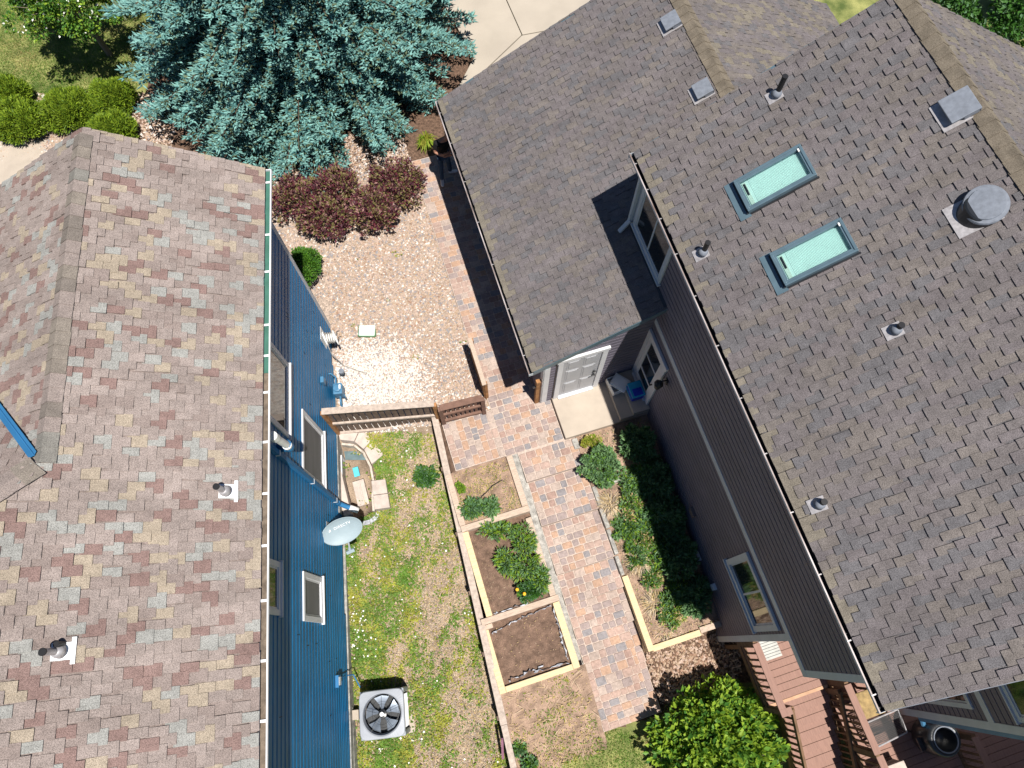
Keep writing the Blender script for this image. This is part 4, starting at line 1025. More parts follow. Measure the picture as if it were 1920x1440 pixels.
bed3 = bed('raised_bed', 'bare soil raised bed of new pine timbers with torn lining', (0.4, -0.1, -0.55),
    [(-0.535, -0.395, -0.87, 0.46, -0.9, -0.38, 'new_pine'), (1.115, 1.265, -0.86, 0.56, -0.9, -0.39, 'new_pine'), (-0.392, 1.112, -0.868, -0.748, -0.9, -0.40, 'new_pine'), (-0.52, -0.28, 0.462, 0.56, -0.8, -0.30, 'weathered_timber')],
    (-0.42, 1.15, -0.78, 0.60, -0.50), 'soil')
# crumpled lining sheets sticking out of the bare bed
def lining(pts, T, h=0.07, wid=0.04):
    mb = MB(); n = len(pts); V = []
    for i, (x, y, z) in enumerate(pts):
        k = random.uniform(0.4, 1.2)
        V += [(x, y, z - 0.03), (x + random.uniform(-.02, .02), y + random.uniform(-.02, .02), z + h * k), (x + wid * random.uniform(-1, 1), y + wid * random.uniform(-1, 1), z + h * 0.4)]
    F = []
    for i in range(n - 1): F += [(3 * i, 3 * i + 3, 3 * i + 4, 3 * i + 1), (3 * i + 1, 3 * i + 4, 3 * i + 5, 3 * i + 2)]
    mb.add(V, F); T.part('torn_lining', mb, ('tarp_grey',))
def polyl(p, q, n, j=0.015): return [(p[0] + (q[0] - p[0]) * t + random.uniform(-j, j), p[1] + (q[1] - p[1]) * t + random.uniform(-j, j), p[2]) for t in (i / (n - 1) for i in range(n))]
lining(polyl((-0.36, 0.36, -0.46), (0.35, 0.47, -0.46), 16), bed3); lining(polyl((0.3, 0.46, -0.46), (1.08, 0.53, -0.46), 14), bed3)
lining(polyl((1.09, 0.45, -0.46), (1.06, -0.65, -0.46), 22, 0.012), bed3); lining(polyl((-0.30, -0.66, -0.46), (0.5, -0.60, -0.46), 16, 0.03), bed3); lining(polyl((0.3, -0.66, -0.46), (1.05, -0.70, -0.46), 12, 0.012), bed3)
lining(polyl((-0.2, 0.72, -0.2), (0.6, 0.73, -0.2), 12, 0.012), bed2, h=0.05); lining(polyl((1.08, 2.4, -0.2), (1.075, 0.9, -0.2), 18, 0.008), bed2, h=0.04)
# lower open soil patch
v, f = soil_mesh(-0.6, 1.40, -2.75, -0.84, lambda X, Y: np.interp(Y, [-2.75, -2.3, -0.84], [-1.5, -1.38, -0.62]) + 0 * X, amp=0.03, xl=lambda y: rail_x(y) + 0.05)
o = solo('soil_bank', np_mesh('soil_bank', v, f, np.zeros(len(f)), M('dry_soil'), smooth=True), [], 'R', (0, 0, 0), label='bank of dry soil below the bare raised bed', kind='structure')

# right-hand planting bed
T = Thing('border_bed', 'planting border between the path and the grey wall, edged with pine timbers', 'flower bed', 'R', (3.6, 1.4, -0.5))
for (x0, x1, y0, y1, z0, z1, mt) in ((2.775, 2.915, -1.02, 0.63, -1.4, -0.42, 'new_pine'), (2.918, 4.05, -1.06, -0.93, -1.5, -0.62, 'new_pine'), (4.06, 4.55, -1.02, -0.89, -1.5, -0.62, 'weathered_timber')):
    mb = MB(); mb.box(x0, x1, y0, y1, z0, z1); T.part('timber', mb, (mt,), bevel=0.008)
zb_ = lambda X, Y: np.interp(Y, [-1.0, 0.6, 2.0, 3.9], [-0.70, -0.50, -0.22, 0.02]) + 0 * X
v, f = soil_mesh(2.765, 4.57, -0.96, 3.90, zb_, amp=0.03)
T.part('soil', np_mesh('soil', v - np.array(T.at), f, np.zeros(len(f)), M('dry_soil'), smooth=True), ())
for k, (x0, x1, y0, y1, zt) in enumerate(((2.765, 2.86, 1.12, 1.70, -0.24), (2.762, 2.85, 0.66, 1.10, -0.36), (2.765, 2.87, 1.72, 2.18, -0.18), (2.95, 3.45, 2.62, 2.74, -0.02), (2.76, 2.86, 2.22, 2.70, -0.1), (2.66, 2.80, 3.62, 3.88, 0.03))):
    mb = MB(); mb.box(x0, x1, y0, y1, zt - 0.4, zt); T.part('edging_stone', mb, ('old_concrete',), bevel=0.02)

# ------------------------------------------------------------------ window well of stone blocks (left yard)
T = Thing('window_well', 'curved pale stone window well against the blue wall', 'window well', 'R', (-2.1, 4.6, -0.8))
def stone(poly, z0, z1, m='well_stone'):
    mb = MB(); mb.ext([(x, y, z0) for x, y in poly], (0, 0, z1 - z0)); T.part('stone_block', mb, (m,), bevel=0.015)
stone([(-2.58, 5.98), (-2.56, 5.66), (-2.25, 5.52), (-2.05, 5.78)], -0.95, -0.50)
stone([(-2.04, 5.775), (-2.24, 5.51), (-2.08, 5.27), (-1.80, 5.46)], -1.0, -0.52)
stone([(-1.79, 5.45), (-2.07, 5.26), (-1.98, 4.86), (-1.66, 5.0)], -1.0, -0.54)
stone([(-1.76, 4.42), (-2.09, 4.48), (-2.13, 4.14), (-1.79, 4.08)], -1.05, -0.58)
stone([(-1.79, 4.07), (-2.13, 4.13), (-2.18, 3.80), (-1.82, 3.74)], -1.05, -0.60)
mb = MB()
prev = None
arc = [(-2.58, 5.62), (-2.30, 5.50), (-2.12, 5.24), (-2.04, 4.86), (-2.06, 4.46), (-2.17, 4.12), (-2.22, 3.80)]
for a, b in zip(arc[:-1], arc[1:]): mb.beam((*a, -0.93), (*b, -0.93), 0.05, 0.42)
T.part('well_lining', mb, ('well_lining',))
mb = MB(); mb.ext([(-2.60, 5.50, -0.99), (-2.62, 5.28, -0.99), (-2.12, 5.12, -0.99), (-2.16, 5.26, -0.99), (-2.33, 5.42, -0.99)], (0, 0, 0.015)); T.part('well_cover', mb, ('slate_water',))
mb = MB(); mb.box(-2.50, -2.36, 4.78, 5.02, -0.97, -0.93); T.part('plastic_tub', mb, ('cyan_plastic',), bevel=0.01)
mb = MB(); mb.box(-2.58, -2.30, 4.05, 4.68, -0.99, -0.93); mb.box(-2.44, -2.40, 4.05, 4.66, -0.93, -0.90); T.part('broken_slab', mb, ('well_stone',), bevel=0.01)
mb = MB(); mb.box(-2.92, -2.74, 3.9, 5.25, -1.05, -0.72); T.part('sill_block', mb, ('well_stone',), bevel=0.01)
T = Thing('splash_tray', 'curved grey drain tray at the foot of the blue downspout', 'drain tray', 'R', (-2.35, 3.78, -0.85))
mb = MB(); pr = [(-2.55, 3.62), (-2.38, 3.60), (-2.22, 3.66), (-2.10, 3.78)]
for a, b in zip(pr[:-1], pr[1:]): mb.beam((*a, gzf('R', -2.4, 3.7) + 0.06), (*b, gzf('R', -2.3, 3.7) + 0.06), 0.1, 0.03)
T.part('tray', mb, ('tarp_grey',))

# ================================================================== THINGS IN THE LEFT YARD
# air conditioner
ax, ay = -2.885, -1.06                                # L frame
gA = gzf('L', ax, ay)
T = Thing('air_conditioner', 'grey air conditioner with a big top fan beside the blue wall', 'air conditioner', 'L', (ax, ay, gA))
zt = -0.50; zb = gA + 0.06; h = 0.46
mb = MB(); mb.box(ax - 0.42, ax + 0.56, ay - 0.50, ay + 0.55, gA - 0.1, zb); T.part('pad', mb, ('concrete',), bevel=0.01)
def rrect(hx, hy, r, n=5):
    P = []
    for cx_, cy_, a0 in ((hx - r, hy - r, 0), (-hx + r, hy - r, 90), (-hx + r, -hy + r, 180), (hx - r, -hy + r, 270)):
        for k in range(n + 1):
            t = math.radians(a0 + 90 * k / n); P.append((cx_ + r * math.cos(t), cy_ + r * math.sin(t)))
    return P
mb = MB(); mb.ext([(ax + x, ay + y, zb + 0.02) for x, y in rrect(h - 0.05, h - 0.05, 0.1)], (0, 0, zt - zb - 0.36))
for sx, sy in ((1, 0), (-1, 0), (0, 1), (0, -1)):
    mb.box(ax + sx * (h - 0.055) - (0.006 if sx else h - 0.07), ax + sx * (h - 0.055) + (0.006 if sx else h - 0.07), ay + sy * (h - 0.055) - (0.006 if sy else h - 0.07), ay + sy * (h - 0.055) + (0.006 if sy else h - 0.07), zt - 0.345, zt - 0.085)
body = T.part('coil', mb, ('ac_coil',))
mb0 = MB()
for k in range(14):
    z = zb + 0.06 + k * (zt - zb - 0.2) / 13
    for sgn in (-1, 1):
        mb = MB(); mb.obox((ax + sgn * (h - 0.03), ay, z), (0.018, 0, sgn * -0.012), (0, h - 0.13, 0), (0.002, 0, 0.006)); T.part('louver', mb, ('ac_louver',))
        mb = MB(); mb.obox((ax, ay + sgn * (h - 0.03), z), (h - 0.13, 0, 0), (0, 0.018, sgn * -0.012), (0, 0.002, 0.006)); T.part('louver', mb, ('ac_louver',))
for sx in (-1, 1):
    for sy in (-1, 1):
        mb = MB(); mb.box(ax + sx * (h - 0.04) - 0.05, ax + sx * (h - 0.04) + 0.05, ay + sy * (h - 0.04) - 0.05, ay + sy * (h - 0.04) + 0.05, zb, zt - 0.08); T.part('corner_post', mb, ('ac_grey',), bevel=0.015)
# top shroud with the fan opening
no = 64; outer = []
for k in range(no):
    t = 2 * math.pi * k / no; q = h + 0.015; p_ = 9.0
    r = q / (abs(math.cos(t)) ** p_ + abs(math.sin(t)) ** p_) ** (1 / p_); outer.append((r * math.cos(t), r * math.sin(t)))
R_ = 0.405
inner = []
for x, y in outer:
    a = math.atan2(y, x); inner.append((R_ * math.cos(a), R_ * math.sin(a)))
mb = MB(); V = []
def ringz(P, z, s=1.0): return [(ax + x * s, ay + y * s, z) for x, y in P]
V = ringz(outer, zt - 0.09) + ringz(outer, zt - 0.02) + ringz(outer, zt, 0.975) + ringz(inner, zt + 0.012, 1.06) + ringz(inner, zt - 0.005) + ringz(inner, zt - 0.14, 0.95)
F = []
for a in range(5): F += [(a * no + k, a * no + (k + 1) % no, (a + 1) * no + (k + 1) % no, (a + 1) * no + k) for k in range(no)]
mb.add(V, F); T.part('top_shroud', mb, ('ac_grey',), smooth=False)
mb = MB(); mb.lathe((ax, ay, zt - 0.30), [(0.385, 0), (0.385, 0.02)], 28); T.part('fan_well', mb, ('charcoal_metal',))
fan = MB(); fan.lathe((ax, ay, zt - 0.15), [(0.05, 0), (0.09, 0.03), (0.085, 0.07), (0.02, 0.085)], 20); fn = T.part('fan_hub', fan, ('charcoal_metal',), smooth=False)
for k in range(5):
    a = k * 2 * math.pi / 5 + 0.35; mb = MB(); V = []
    for r in (0.07, 0.20, 0.36):
        w = 0.16 + 0.26 * (r - 0.07) / 0.265
        for t, dz in ((-w, -0.045), (0, 0.0), (w, 0.03)):
            V.append((ax + r * math.cos(a + t), ay + r * math.sin(a + t), zt - 0.13 + dz * (0.5 + r)))
    mb.add(V, [(0, 1, 4, 3), (1, 2, 5, 4), (3, 4, 7, 6), (4, 5, 8, 7)]); T.part('fan_blade', mb, ('fan_metal',), smooth=True)
mb = MB(); mb.lathe((ax, ay, zt + 0.0), [(0.04, 0), (0.045, 0.015), (0.03, 0.025)], 16); T.part('badge', mb, ('white_metal',))
mb = MB()
for k in range(5):
    a = k * math.pi * 0.4 + 0.3; mb.tube([(ax + 0.04 * math.cos(a), ay + 0.04 * math.sin(a), zt + 0.012), (ax + 0.38 * math.cos(a), ay + 0.38 * math.sin(a), zt + 0.014)], 0.0035, 5)
for r in (0.2, 0.37):
    mb.tube([(ax + r * math.cos(t), ay + r * math.sin(t), zt + 0.012) for t in (2 * math.pi * k / 36 for k in range(37))], 0.0028, 4, caps=False)
T.part('fan_grille', mb, ('charcoal_metal',))

# satellite dish with its lettering
T = Thing('satellite_dish', 'pale grey oval satellite dish on the blue wall, DIRECTV lettering', 'satellite dish', 'L', (-3.30, 2.62, 0.9))
C = Vector((-3.28, 2.62, 1.0))
nrm = Vector((0.16, -0.62, 0.77)).normalized()        # aims at the southern sky
wx_ = Vector((0.93, 0.30, 0.05)); wx_ = (wx_ - nrm * wx_.dot(nrm)).normalized(); wy_ = nrm.cross(wx_)
mb = MB(); V = []; n = 40; A_, B_ = 0.435, 0.30
rs = [0.0, 0.25, 0.5, 0.75, 0.95, 1.0]
for side in (0, 1):
    for r in rs[1:]:
        for k in range(n):
            t = 2 * math.pi * k / n; zoff = 0.085 * r * r - 0.06 - side * 0.012 + (0.006 if r == 1 else 0)
            V.append(C + wx_ * (A_ * r * math.cos(t)) + wy_ * (B_ * r * math.sin(t)) + nrm * zoff)
F = []
for side in (0, 1):
    o_ = side * 5 * n
    F.append(tuple(o_ + k for k in range(n)))
    for i in range(4): F += [(o_ + i * n + k, o_ + i * n + (k + 1) % n, o_ + (i + 1) * n + (k + 1) % n, o_ + (i + 1) * n + k) for k in range(n)]
F += [(4 * n + k, 4 * n + (k + 1) % n, 9 * n + (k + 1) % n, 9 * n + k) for k in range(n)]
mb.add(V, F); dish = T.part('reflector', mb, ('dish_grey',), smooth=True)
tc = bpy.data.curves.new('lettering', 'FONT'); tc.body = 'DIRECTV'; tc.size = 0.085; tc.extrude = 0.002; tc.align_x = 'CENTER'; tc.space_character = 1.1
tc.materials.append(MATS['white_metal'])
_tmp = bpy.data.objects.new('lettering_tmp', tc); col.objects.link(_tmp)
bpy.context.view_layer.update()
_me = bpy.data.meshes.new_from_object(_tmp.evaluated_get(bpy.context.evaluated_depsgraph_get()))
bpy.data.objects.remove(_tmp); bpy.data.curves.remove(tc)
if not _me.materials: _me.materials.append(MATS['white_metal'])
to = bpy.data.objects.new('lettering', _me); col.objects.link(to); to.parent = dish
def place_text(ob, pos, xa, ya, th, s=1):
    za = xa.cross(ya)
    ob.matrix_basis = Matrix(((xa.x * s, ya.x * s, za.x, pos.x - th.at.x), (xa.y * s, ya.y * s, za.y, pos.y - th.at.y), (xa.z * s, ya.z * s, za.z, pos.z - th.at.z), (0, 0, 0, 1)))
place_text(to, C + wx_ * 0.045 + wy_ * 0.075 + nrm * -0.020, wx_, wy_, T)
mb = MB(); cs = C + wx_ * -0.24 + wy_ * 0.105 + nrm * -0.022
mb.add([cs + wx_ * (0.032 * math.cos(t)) + wy_ * (0.032 * math.sin(t)) for t in (2 * math.pi * k / 20 for k in range(20))], [tuple(range(20))])
T.part('emblem', mb, ('white_metal',), parent=dish)
mb = MB(); mb.tube([C - nrm * 0.07, C - nrm * 0.16 - Vector((0.10, 0, 0.1)), Vector((-3.58, 2.78, 0.75)), Vector((-3.67, 2.80, 0.6))], 0.022, 10); mb.box(-3.69, -3.66, 2.70, 2.90, 0.45, 0.75)
T.part('mast', mb, ('ac_grey',), smooth=False)
lb = C + wy_ * -0.30 + nrm * -0.02; le = C + wy_ * -0.48 + nrm * 0.42 + wx_ * 0.1
le = Vector((-3.20, 2.235, 0.62))
mb = MB(); mb.beam(lb, le, 0.035, 0.035); T.part('feed_arm', mb, ('ac_grey',), bevel=0.004)
mb = MB(); mb.obox(le, wx_ * 0.09, wy_ * 0.035, nrm * 0.035); mb.tube([le, le + (C - le).normalized() * 0.09], 0.035, 10); T.part('receiver', mb, ('dish_grey',), bevel=0.008)
mb = MB(); mb.tube([(-3.68, 2.95, 0.35), (-3.62, 2.96, 0.45), (-3.66, 2.85, 0.55), (-3.60, 2.80, 0.70)], 0.008, 6); T.part('cable', mb, ('black_plastic',))

# hose reel
T = Thing('hose_reel', 'white wall-mounted hose reel near the front corner of the blue wall', 'hose reel', 'L', (-3.5, 7.22, 0.2))
c = Vector((-3.50, 7.24, 0.62))
mb = MB()
for sx in (-0.15, 0.10): mb.tube([(c.x + sx, c.y - 0.01, c.z), (c.x + sx + 0.03, c.y, c.z)], 0.19, 22)
T.part('flange', mb, ('white_plastic',))
mb = MB(); mb.tube([(c.x - 0.12, c.y, c.z), (c.x + 0.10, c.y, c.z)], 0.105, 16); T.part('drum', mb, ('white_plastic',))
mb = MB(); mb.box(-3.69, -3.66, 7.08, 7.40, 0.35, 0.95); mb.beam((-3.67, 7.24, 0.62), (-3.36, 7.24, 0.62), 0.05, 0.05); T.part('bracket', mb, ('white_plastic',))
mb = MB(); mb.tube([(c.x + 0.13, c.y, c.z), (c.x + 0.16, c.y + 0.13, c.z + 0.05), (c.x + 0.22, c.y + 0.13, c.z + 0.05)], 0.014, 8); T.part('crank', mb, ('black_plastic',))
mb = MB(); pts = []
for k in range(40):
    t = k / 39; a = t * 2 * math.pi * 4; pts.append((c.x - 0.11 + 0.2 * t, c.y + 0.125 * math.cos(a), c.z + 0.125 * math.sin(a)))
mb.tube(pts, 0.016, 6); mb.tube([(c.x - 0.1, c.y - 0.13, c.z), (c.x - 0.05, c.y - 0.3, c.z - 0.35), (-3.40, 6.86, gzf('L', -3.4, 6.86) + 0.08), (-3.1, 6.72, gzf('L', -3.1, 6.72) + 0.03), (-2.85, 6.62, gzf('L', -2.85, 6.62) + 0.02)], 0.014, 6)
T.part('hose', mb, ('old_concrete',))
# gas meter assembly
T = Thing('gas_meter', 'blue-painted gas meter and pipework low on the blue wall', 'gas meter', 'L', (-3.48, 6.1, -0.4))
gm = gzf('L', -3.45, 6.1)
mb = MB(); mb.box(-3.60, -3.38, 6.0, 6.28, gm + 0.30, gm + 0.62); mb.tube([(-3.49, 6.14, gm + 0.62), (-3.49, 6.14, gm + 0.68)], 0.10, 18); T.part('meter_body', mb, ('meter_blue',), bevel=0.03)
mb = MB(); mb.tube([(-3.40, 6.05, gm), (-3.40, 6.05, gm + 0.42)], 0.028, 10); mb.tube([(-3.55, 6.30, gm + 0.5), (-3.55, 6.48, gm + 0.5), (-3.62, 6.5, gm + 0.7), (-3.68, 6.5, gm + 0.7)], 0.022, 10)
mb.tube([(-3.45, 5.98, gm + 0.5), (-3.45, 5.78, gm + 0.45), (-3.45, 5.78, gm)], 0.025, 10); T.part('pipe', mb, ('meter_blue',), smooth=True)
mb = MB(); mb.tube([(-3.36, 6.52, gm + 0.68), (-3.36, 6.52, gm + 0.75)], 0.065, 18); mb.tube([(-3.36, 6.52, gm + 0.7), (-3.44, 6.5, gm + 0.62)], 0.02, 8); T.part('regulator', mb, ('lead_grey',))
mb = MB(); mb.box(-3.44, -3.40, 6.1, 6.2, gm + 0.64, gm + 0.70); mb.tube([(-3.42, 5.80, gm + 0.3), (-3.30, 5.78, gm + 0.3)], 0.03, 10); T.part('valve', mb, ('white_metal',))
mb = MB(); mb.box(-3.69, -3.60, 5.98, 6.12, 0.82, 1.02); mb.box(-3.60, -3.594, 6.0, 6.10, 0.84, 1.0)
solo('junction_box', mb, ('meter_blue',), 'L', (-3.64, 6.05, 0.9), label='small blue electrical box on the wall above the gas meter', cat='electrical box', bevel=0.008)
T = Thing('disconnect_box', 'blue power box with conduit on the wall above the air conditioner', 'electrical box', 'L', (-3.62, -0.30, -0.3))
mb = MB(); mb.box(-3.685, -3.60, -0.42, -0.18, 0.02, 0.26); T.part('box', mb, ('blue_trim',), bevel=0.008)
mb = MB(); mb.tube([(-3.63, -0.24, 0.04), (-3.62, -0.22, -0.5), (-3.52, -0.22, -0.8), (-3.42, -0.5, -1.0)], 0.014, 8); T.part('conduit', mb, ('blue_trim',))
mb = MB(); mb.box(-3.60, -3.594, -0.38, -0.22, 0.05, 0.23); T.part('cover', mb, ('white_metal',))
# utility box lid in the gravel
gl = gz(-3.6, 7.33)
mb = MB(); mb.ext([(-3.60 + x, 7.33 + y, gl - 0.05) for x, y in rrect(0.20, 0.145, 0.03, 4)], (0, 0, 0.095))
T = Thing('utility_lid', 'pale rectangular utility box lid lying in the gravel', 'utility lid', 'W', (-3.6, 7.33, gl))
T.part('lid', mb, ('shade_white',), bevel=0.008)
mb = MB(); mb.ext([(-3.60 + x, 7.33 + y, gl - 0.06) for x, y in rrect(0.225, 0.17, 0.04, 4)], (0, 0, 0.08)); T.part('rim', mb, ('leaf_dusky',))
T = Thing('foundation_block', 'pale concrete block on the wall footing beside the air conditioner', 'block', 'L', (-3.56, -1.0, -1.3))
mb = MB(); mb.box(-3.64, -3.50, -1.15, -0.95, -1.45, -1.12); T.part('block', mb, ('concrete',), bevel=0.008)

# ================================================================== THINGS ON THE LANDING
T = Thing('storage_tote', 'white plastic tote with its lid laid askew on the landing', 'tote', 'R', (4.14, 4.76, 0.30))
mb = MB()
def bin_(mb, cx_, cy_, hx, hy, z0, z1, a, t=0.012, m=0):
    ca, sa = math.cos(a), math.sin(a); X = Vector((ca, sa, 0)); Y = Vector((-sa, ca, 0)); c_ = Vector((cx_, cy_, (z0 + z1) / 2)); hz_ = (z1 - z0) / 2; up = Vector((0, 0, 1))
    mb.obox(c_ + X * hx, X * t, Y * hy, up * hz_, m); mb.obox(c_ - X * hx, X * t, Y * hy, up * hz_, m); mb.obox(c_ + Y * hy, X * (hx + t * .9), Y * t, up * hz_ * .99, m); mb.obox(c_ - Y * hy, X * (hx + t * .9), Y * t, up * hz_ * .99, m)
    mb.obox(Vector((cx_, cy_, z0 + 0.01)), X * hx, Y * hy, up * 0.008, m)
bin_(mb, 4.02, 4.72, 0.15, 0.19, 0.302, 0.50, 0.1); T.part('bin', mb, ('white_plastic',), bevel=0.006)
mb = MB(); mb.obox((4.10, 4.70, 0.525), (0.125, 0.11, 0.01), (-0.13, 0.15, 0.008), (0, 0, 0.016)); mb.obox((4.10, 4.70, 0.548), (0.10, 0.088, 0.01), (-0.104, 0.12, 0.008), (0, 0, 0.008)); T.part('lid', mb, ('white_plastic',), bevel=0.006)
T = Thing('drink_cooler', 'bright blue and teal cooler standing on the landing by the door', 'cooler', 'R', (4.35, 4.38, 0.44))
mb = MB(); mb.box(4.20, 4.50, 4.20, 4.56, 0.445, 0.70); T.part('body', mb, ('tote_blue',), bevel=0.03)
mb = MB(); mb.box(4.19, 4.51, 4.19, 4.57, 0.702, 0.745); T.part('lid', mb, ('cooler_teal',), bevel=0.015)
mb = MB(); mb.box(4.24, 4.46, 4.22, 4.40, 0.7455, 0.757); T.part('hatch', mb, ('tote_blue',), bevel=0.008)
mb = MB(); mb.tube([(4.18, 4.22, 0.66), (4.15, 4.30, 0.70), (4.15, 4.46, 0.70), (4.18, 4.54, 0.66)], 0.012, 8); T.part('handle', mb, ('cooler_teal',))

# ================================================================== DECK
DK = Thing('rear_deck', 'brown composite deck with stair and railings below the cantilevered wall', 'deck', 'R', (5.4, -2.6, -1.5))
def board(x0, x1, y0, y1, z, name='deck_board', m='composite_deck', t=0.028):
    mb = MB(); mb.box(x0, x1, y0, y1, z - t, z); DK.part(name, mb, (m,), bevel=0.004)
y = -1.37
while y > -2.60:
    board(4.62, 7.25, y - 0.139, y, 0.0); y -= 0.146
yd = y
board(4.62, 6.02, yd - 0.06, yd + 0.002, 0.002, m='deck_edge')
# stairs down
nst = 9
for k in range(nst):
    ya = yd - 0.06 - k * 0.285; zt_ = -0.165 * (k + 1) + 0.0
    zt_ = -0.17 * (k + 0) - 0.02 if False else -0.165 * (k + 1)
    board(4.98, 6.02, ya - 0.139, ya, zt_, 'tread'); board(4.98, 6.02, ya - 0.285, ya - 0.146, zt_, 'tread')
    mb = MB(); mb.box(4.99, 6.01, ya - 0.002, ya + 0.018, zt_, zt_ + 0.13); DK.part('riser', mb, ('deck_frame',))
for x in (4.95, 6.03):
    mb = MB(); mb.beam((x, yd - 0.03, -0.16), (x, yd - 0.06 - nst * 0.285, -0.165 * (nst + 1) - 0.0), 0.04, 0.26); DK.part('stringer', mb, ('deck_frame',))
mb = MB(); mb.box(4.62, 7.25, yd - 0.055, yd - 0.015, -0.24, -0.03); mb.box(4.605, 4.645, yd, -1.37, -0.24, -0.03); DK.part('rim_joist', mb, ('deck_frame',))
for (x, y) in ((4.68, -1.5), (4.68, -2.5), (6.05, -2.5)):
    mb = MB(); mb.box(x - 0.045, x + 0.045, y - 0.045, y + 0.045, -2.2, -0.03); DK.part('post', mb, ('deck_frame',))
# lower deck to the right of the stair
y = yd - 0.08; zl_ = -0.34
while y > -6.3:
    board(6.10, 9.6, y - 0.139, y, zl_); y -= 0.146
mb = MB(); mb.box(6.10, 9.6, -6.3, yd - 0.09, zl_ - 0.25, zl_ - 0.035); DK.part('rim_joist', mb, ('deck_frame',))
def railing(name_x, ya, yb, zt0, zt1, zb0, zb1, n, w=0.14, capm='composite_deck'):
    x = name_x; up = Vector((0, 0, 1))
    mb = MB(); mb.beam((x, ya, zt0), (x, yb, zt1), w, 0.036); DK.part('rail_cap', mb, (capm,), bevel=0.004)
    mb = MB(); mb.beam((x, ya, zt0 - 0.07), (x, yb, zt1 - 0.07), 0.04, 0.085); DK.part('top_rail', mb, ('deck_frame',))
    mb = MB(); mb.beam((x, ya, zb0), (x, yb, zb1), 0.05, 0.085); DK.part('bottom_rail', mb, ('deck_frame',))
    for k in range(n):
        t = (k + 0.5) / n; yy = ya + (yb - ya) * t; b0 = zb0 + (zb1 - zb0) * t; t0 = zt0 + (zt1 - zt0) * t
        mb = MB(); mb.box(x - 0.017, x + 0.017, yy - 0.017, yy + 0.017, b0, t0 - 0.05); DK.part('baluster', mb, ('deck_frame',))
    for yy, b, t in ((ya, zb0, zt0), (yb, zb1, zt1)):
        mb = MB(); mb.box(x - 0.043, x + 0.043, yy - 0.043, yy + 0.043, b - 0.25, t - 0.02); DK.part('post', mb, ('deck_frame',))
railing(4.635, -1.42, -2.74, 0.95, 0.95, 0.10, 0.10, 10)
railing(6.065, -2.66, -3.95, 0.86, 0.86, 0.02, 0.02, 11)
railing(6.10, -3.99, -5.6, 0.80, 0.80, -0.22, -0.22, 12)
railing(4.95, -2.80, -5.1, 0.55, -0.72, -0.25, -1.5, 17, w=0.05, capm='deck_frame')
railing(6.02, -2.80, -5.1, 0.50, -0.77, -0.28, -1.53, 17, w=0.05, capm='deck_frame')
railing(8.10, -4.30, -6.0, 0.62, 0.62, -0.22, -0.22, 12)
mb = MB(); mb.beam((4.565, -2.74, 0.953), (4.80, -2.74, 0.953), 0.14, 0.036); DK.part('rail_cap', mb, ('composite_deck',), bevel=0.004)
BZ = 2.95  # unseen upper balcony and railing, added to cast shade over the lower deck
for k in range(20):
    board(7.45, 11.6, -4.85 - k * 0.146 - 0.139, -4.85 - k * 0.146, BZ, 'unseen_balcony_board')
mb = MB(); mb.box(7.40, 11.6, -7.8, -4.83, BZ - 0.25, BZ - 0.035); DK.part('unseen_balcony_frame', mb, ('deck_frame',))
for x, y in ((7.5, -7.6), (11.4, -7.6), (11.4, -5.0)):
    mb = MB(); mb.box(x - 0.07, x + 0.07, y - 0.07, y + 0.07, -2.5, BZ - 0.04); DK.part('post', mb, ('deck_frame',))
mb = MB(); mb.beam((7.42, -4.85, BZ + 0.95), (7.42, -7.7, BZ + 0.95), 0.14, 0.036); DK.part('rail_cap', mb, ('composite_deck',))
for k in range(22):
    y = -4.9 - k * 0.13; mb = MB(); mb.box(7.40, 7.44, y - 0.045, y + 0.045, BZ, BZ + 0.93); DK.part('baluster', mb, ('deck_frame',))
T = Thing('door_mat', 'striped grey door mat on the deck beneath the wall corner', 'mat', 'R', (5.15, -1.72, 0.0))
for k in range(7):
    mb = MB(); y = -1.50 - k * 0.058; mb.box(4.98, 5.36, y - 0.048, y, 0.003, 0.014); T.part('strip', mb, ('mat_grey',))
mb = MB(); mb.box(5.0, 5.34, -1.89, -1.51, 0.0012, 0.006); T.part('backing', mb, ('charcoal_metal',))
T = Thing('patio_table', 'tan square-topped table on the lower deck beside the eave corner', 'table', 'R', (6.45, -3.18, zl_))
mb = MB(); mb.box(6.18, 6.75, -3.44, -2.95, 0.36, 0.40); T.part('table_top', mb, ('tan_top',), bevel=0.01)
for (x, y) in ((6.22, -3.40), (6.71, -3.40), (6.22, -2.99), (6.71, -2.99)):
    mb = MB(); mb.box(x - 0.02, x + 0.02, y - 0.02, y + 0.02, zl_, 0.36); T.part('leg', mb, ('deck_frame',))
T = Thing('sling_chaise', 'low chaise with black mesh sling next to the smoker', 'chaise', 'R', (6.85, -3.85, zl_))
mb = MB(); mb.tube([(6.35, -3.62, 0.12), (6.40, -4.05, 0.02)], 0.018, 8); mb.tube([(6.40, -4.05, 0.02), (7.15, -3.98, 0.02)], 0.02, 8); mb.tube([(6.35, -3.55, 0.16), (7.12, -3.52, 0.14)], 0.018, 8); mb.tube([(7.12, -3.52, 0.14), (7.15, -3.98, 0.02)], 0.018, 8)
T.part('frame', mb, ('galvanised',))
mb = MB(); n = 30
for k in range(n):
    t = k / (n - 1); x = 6.37 + 0.76 * t; mb.beam((x, -3.55, 0.15), (x, -4.0, 0.03), 0.012, 0.003)
for k in range(16):
    t = k / 15; mb.beam((6.36, -3.55 - 0.48 * t, 0.153 - 0.125 * t), (7.14, -3.53 - 0.45 * t, 0.153 - 0.125 * t), 0.012, 0.003)
T.part('sling', mb, ('black_plastic',))
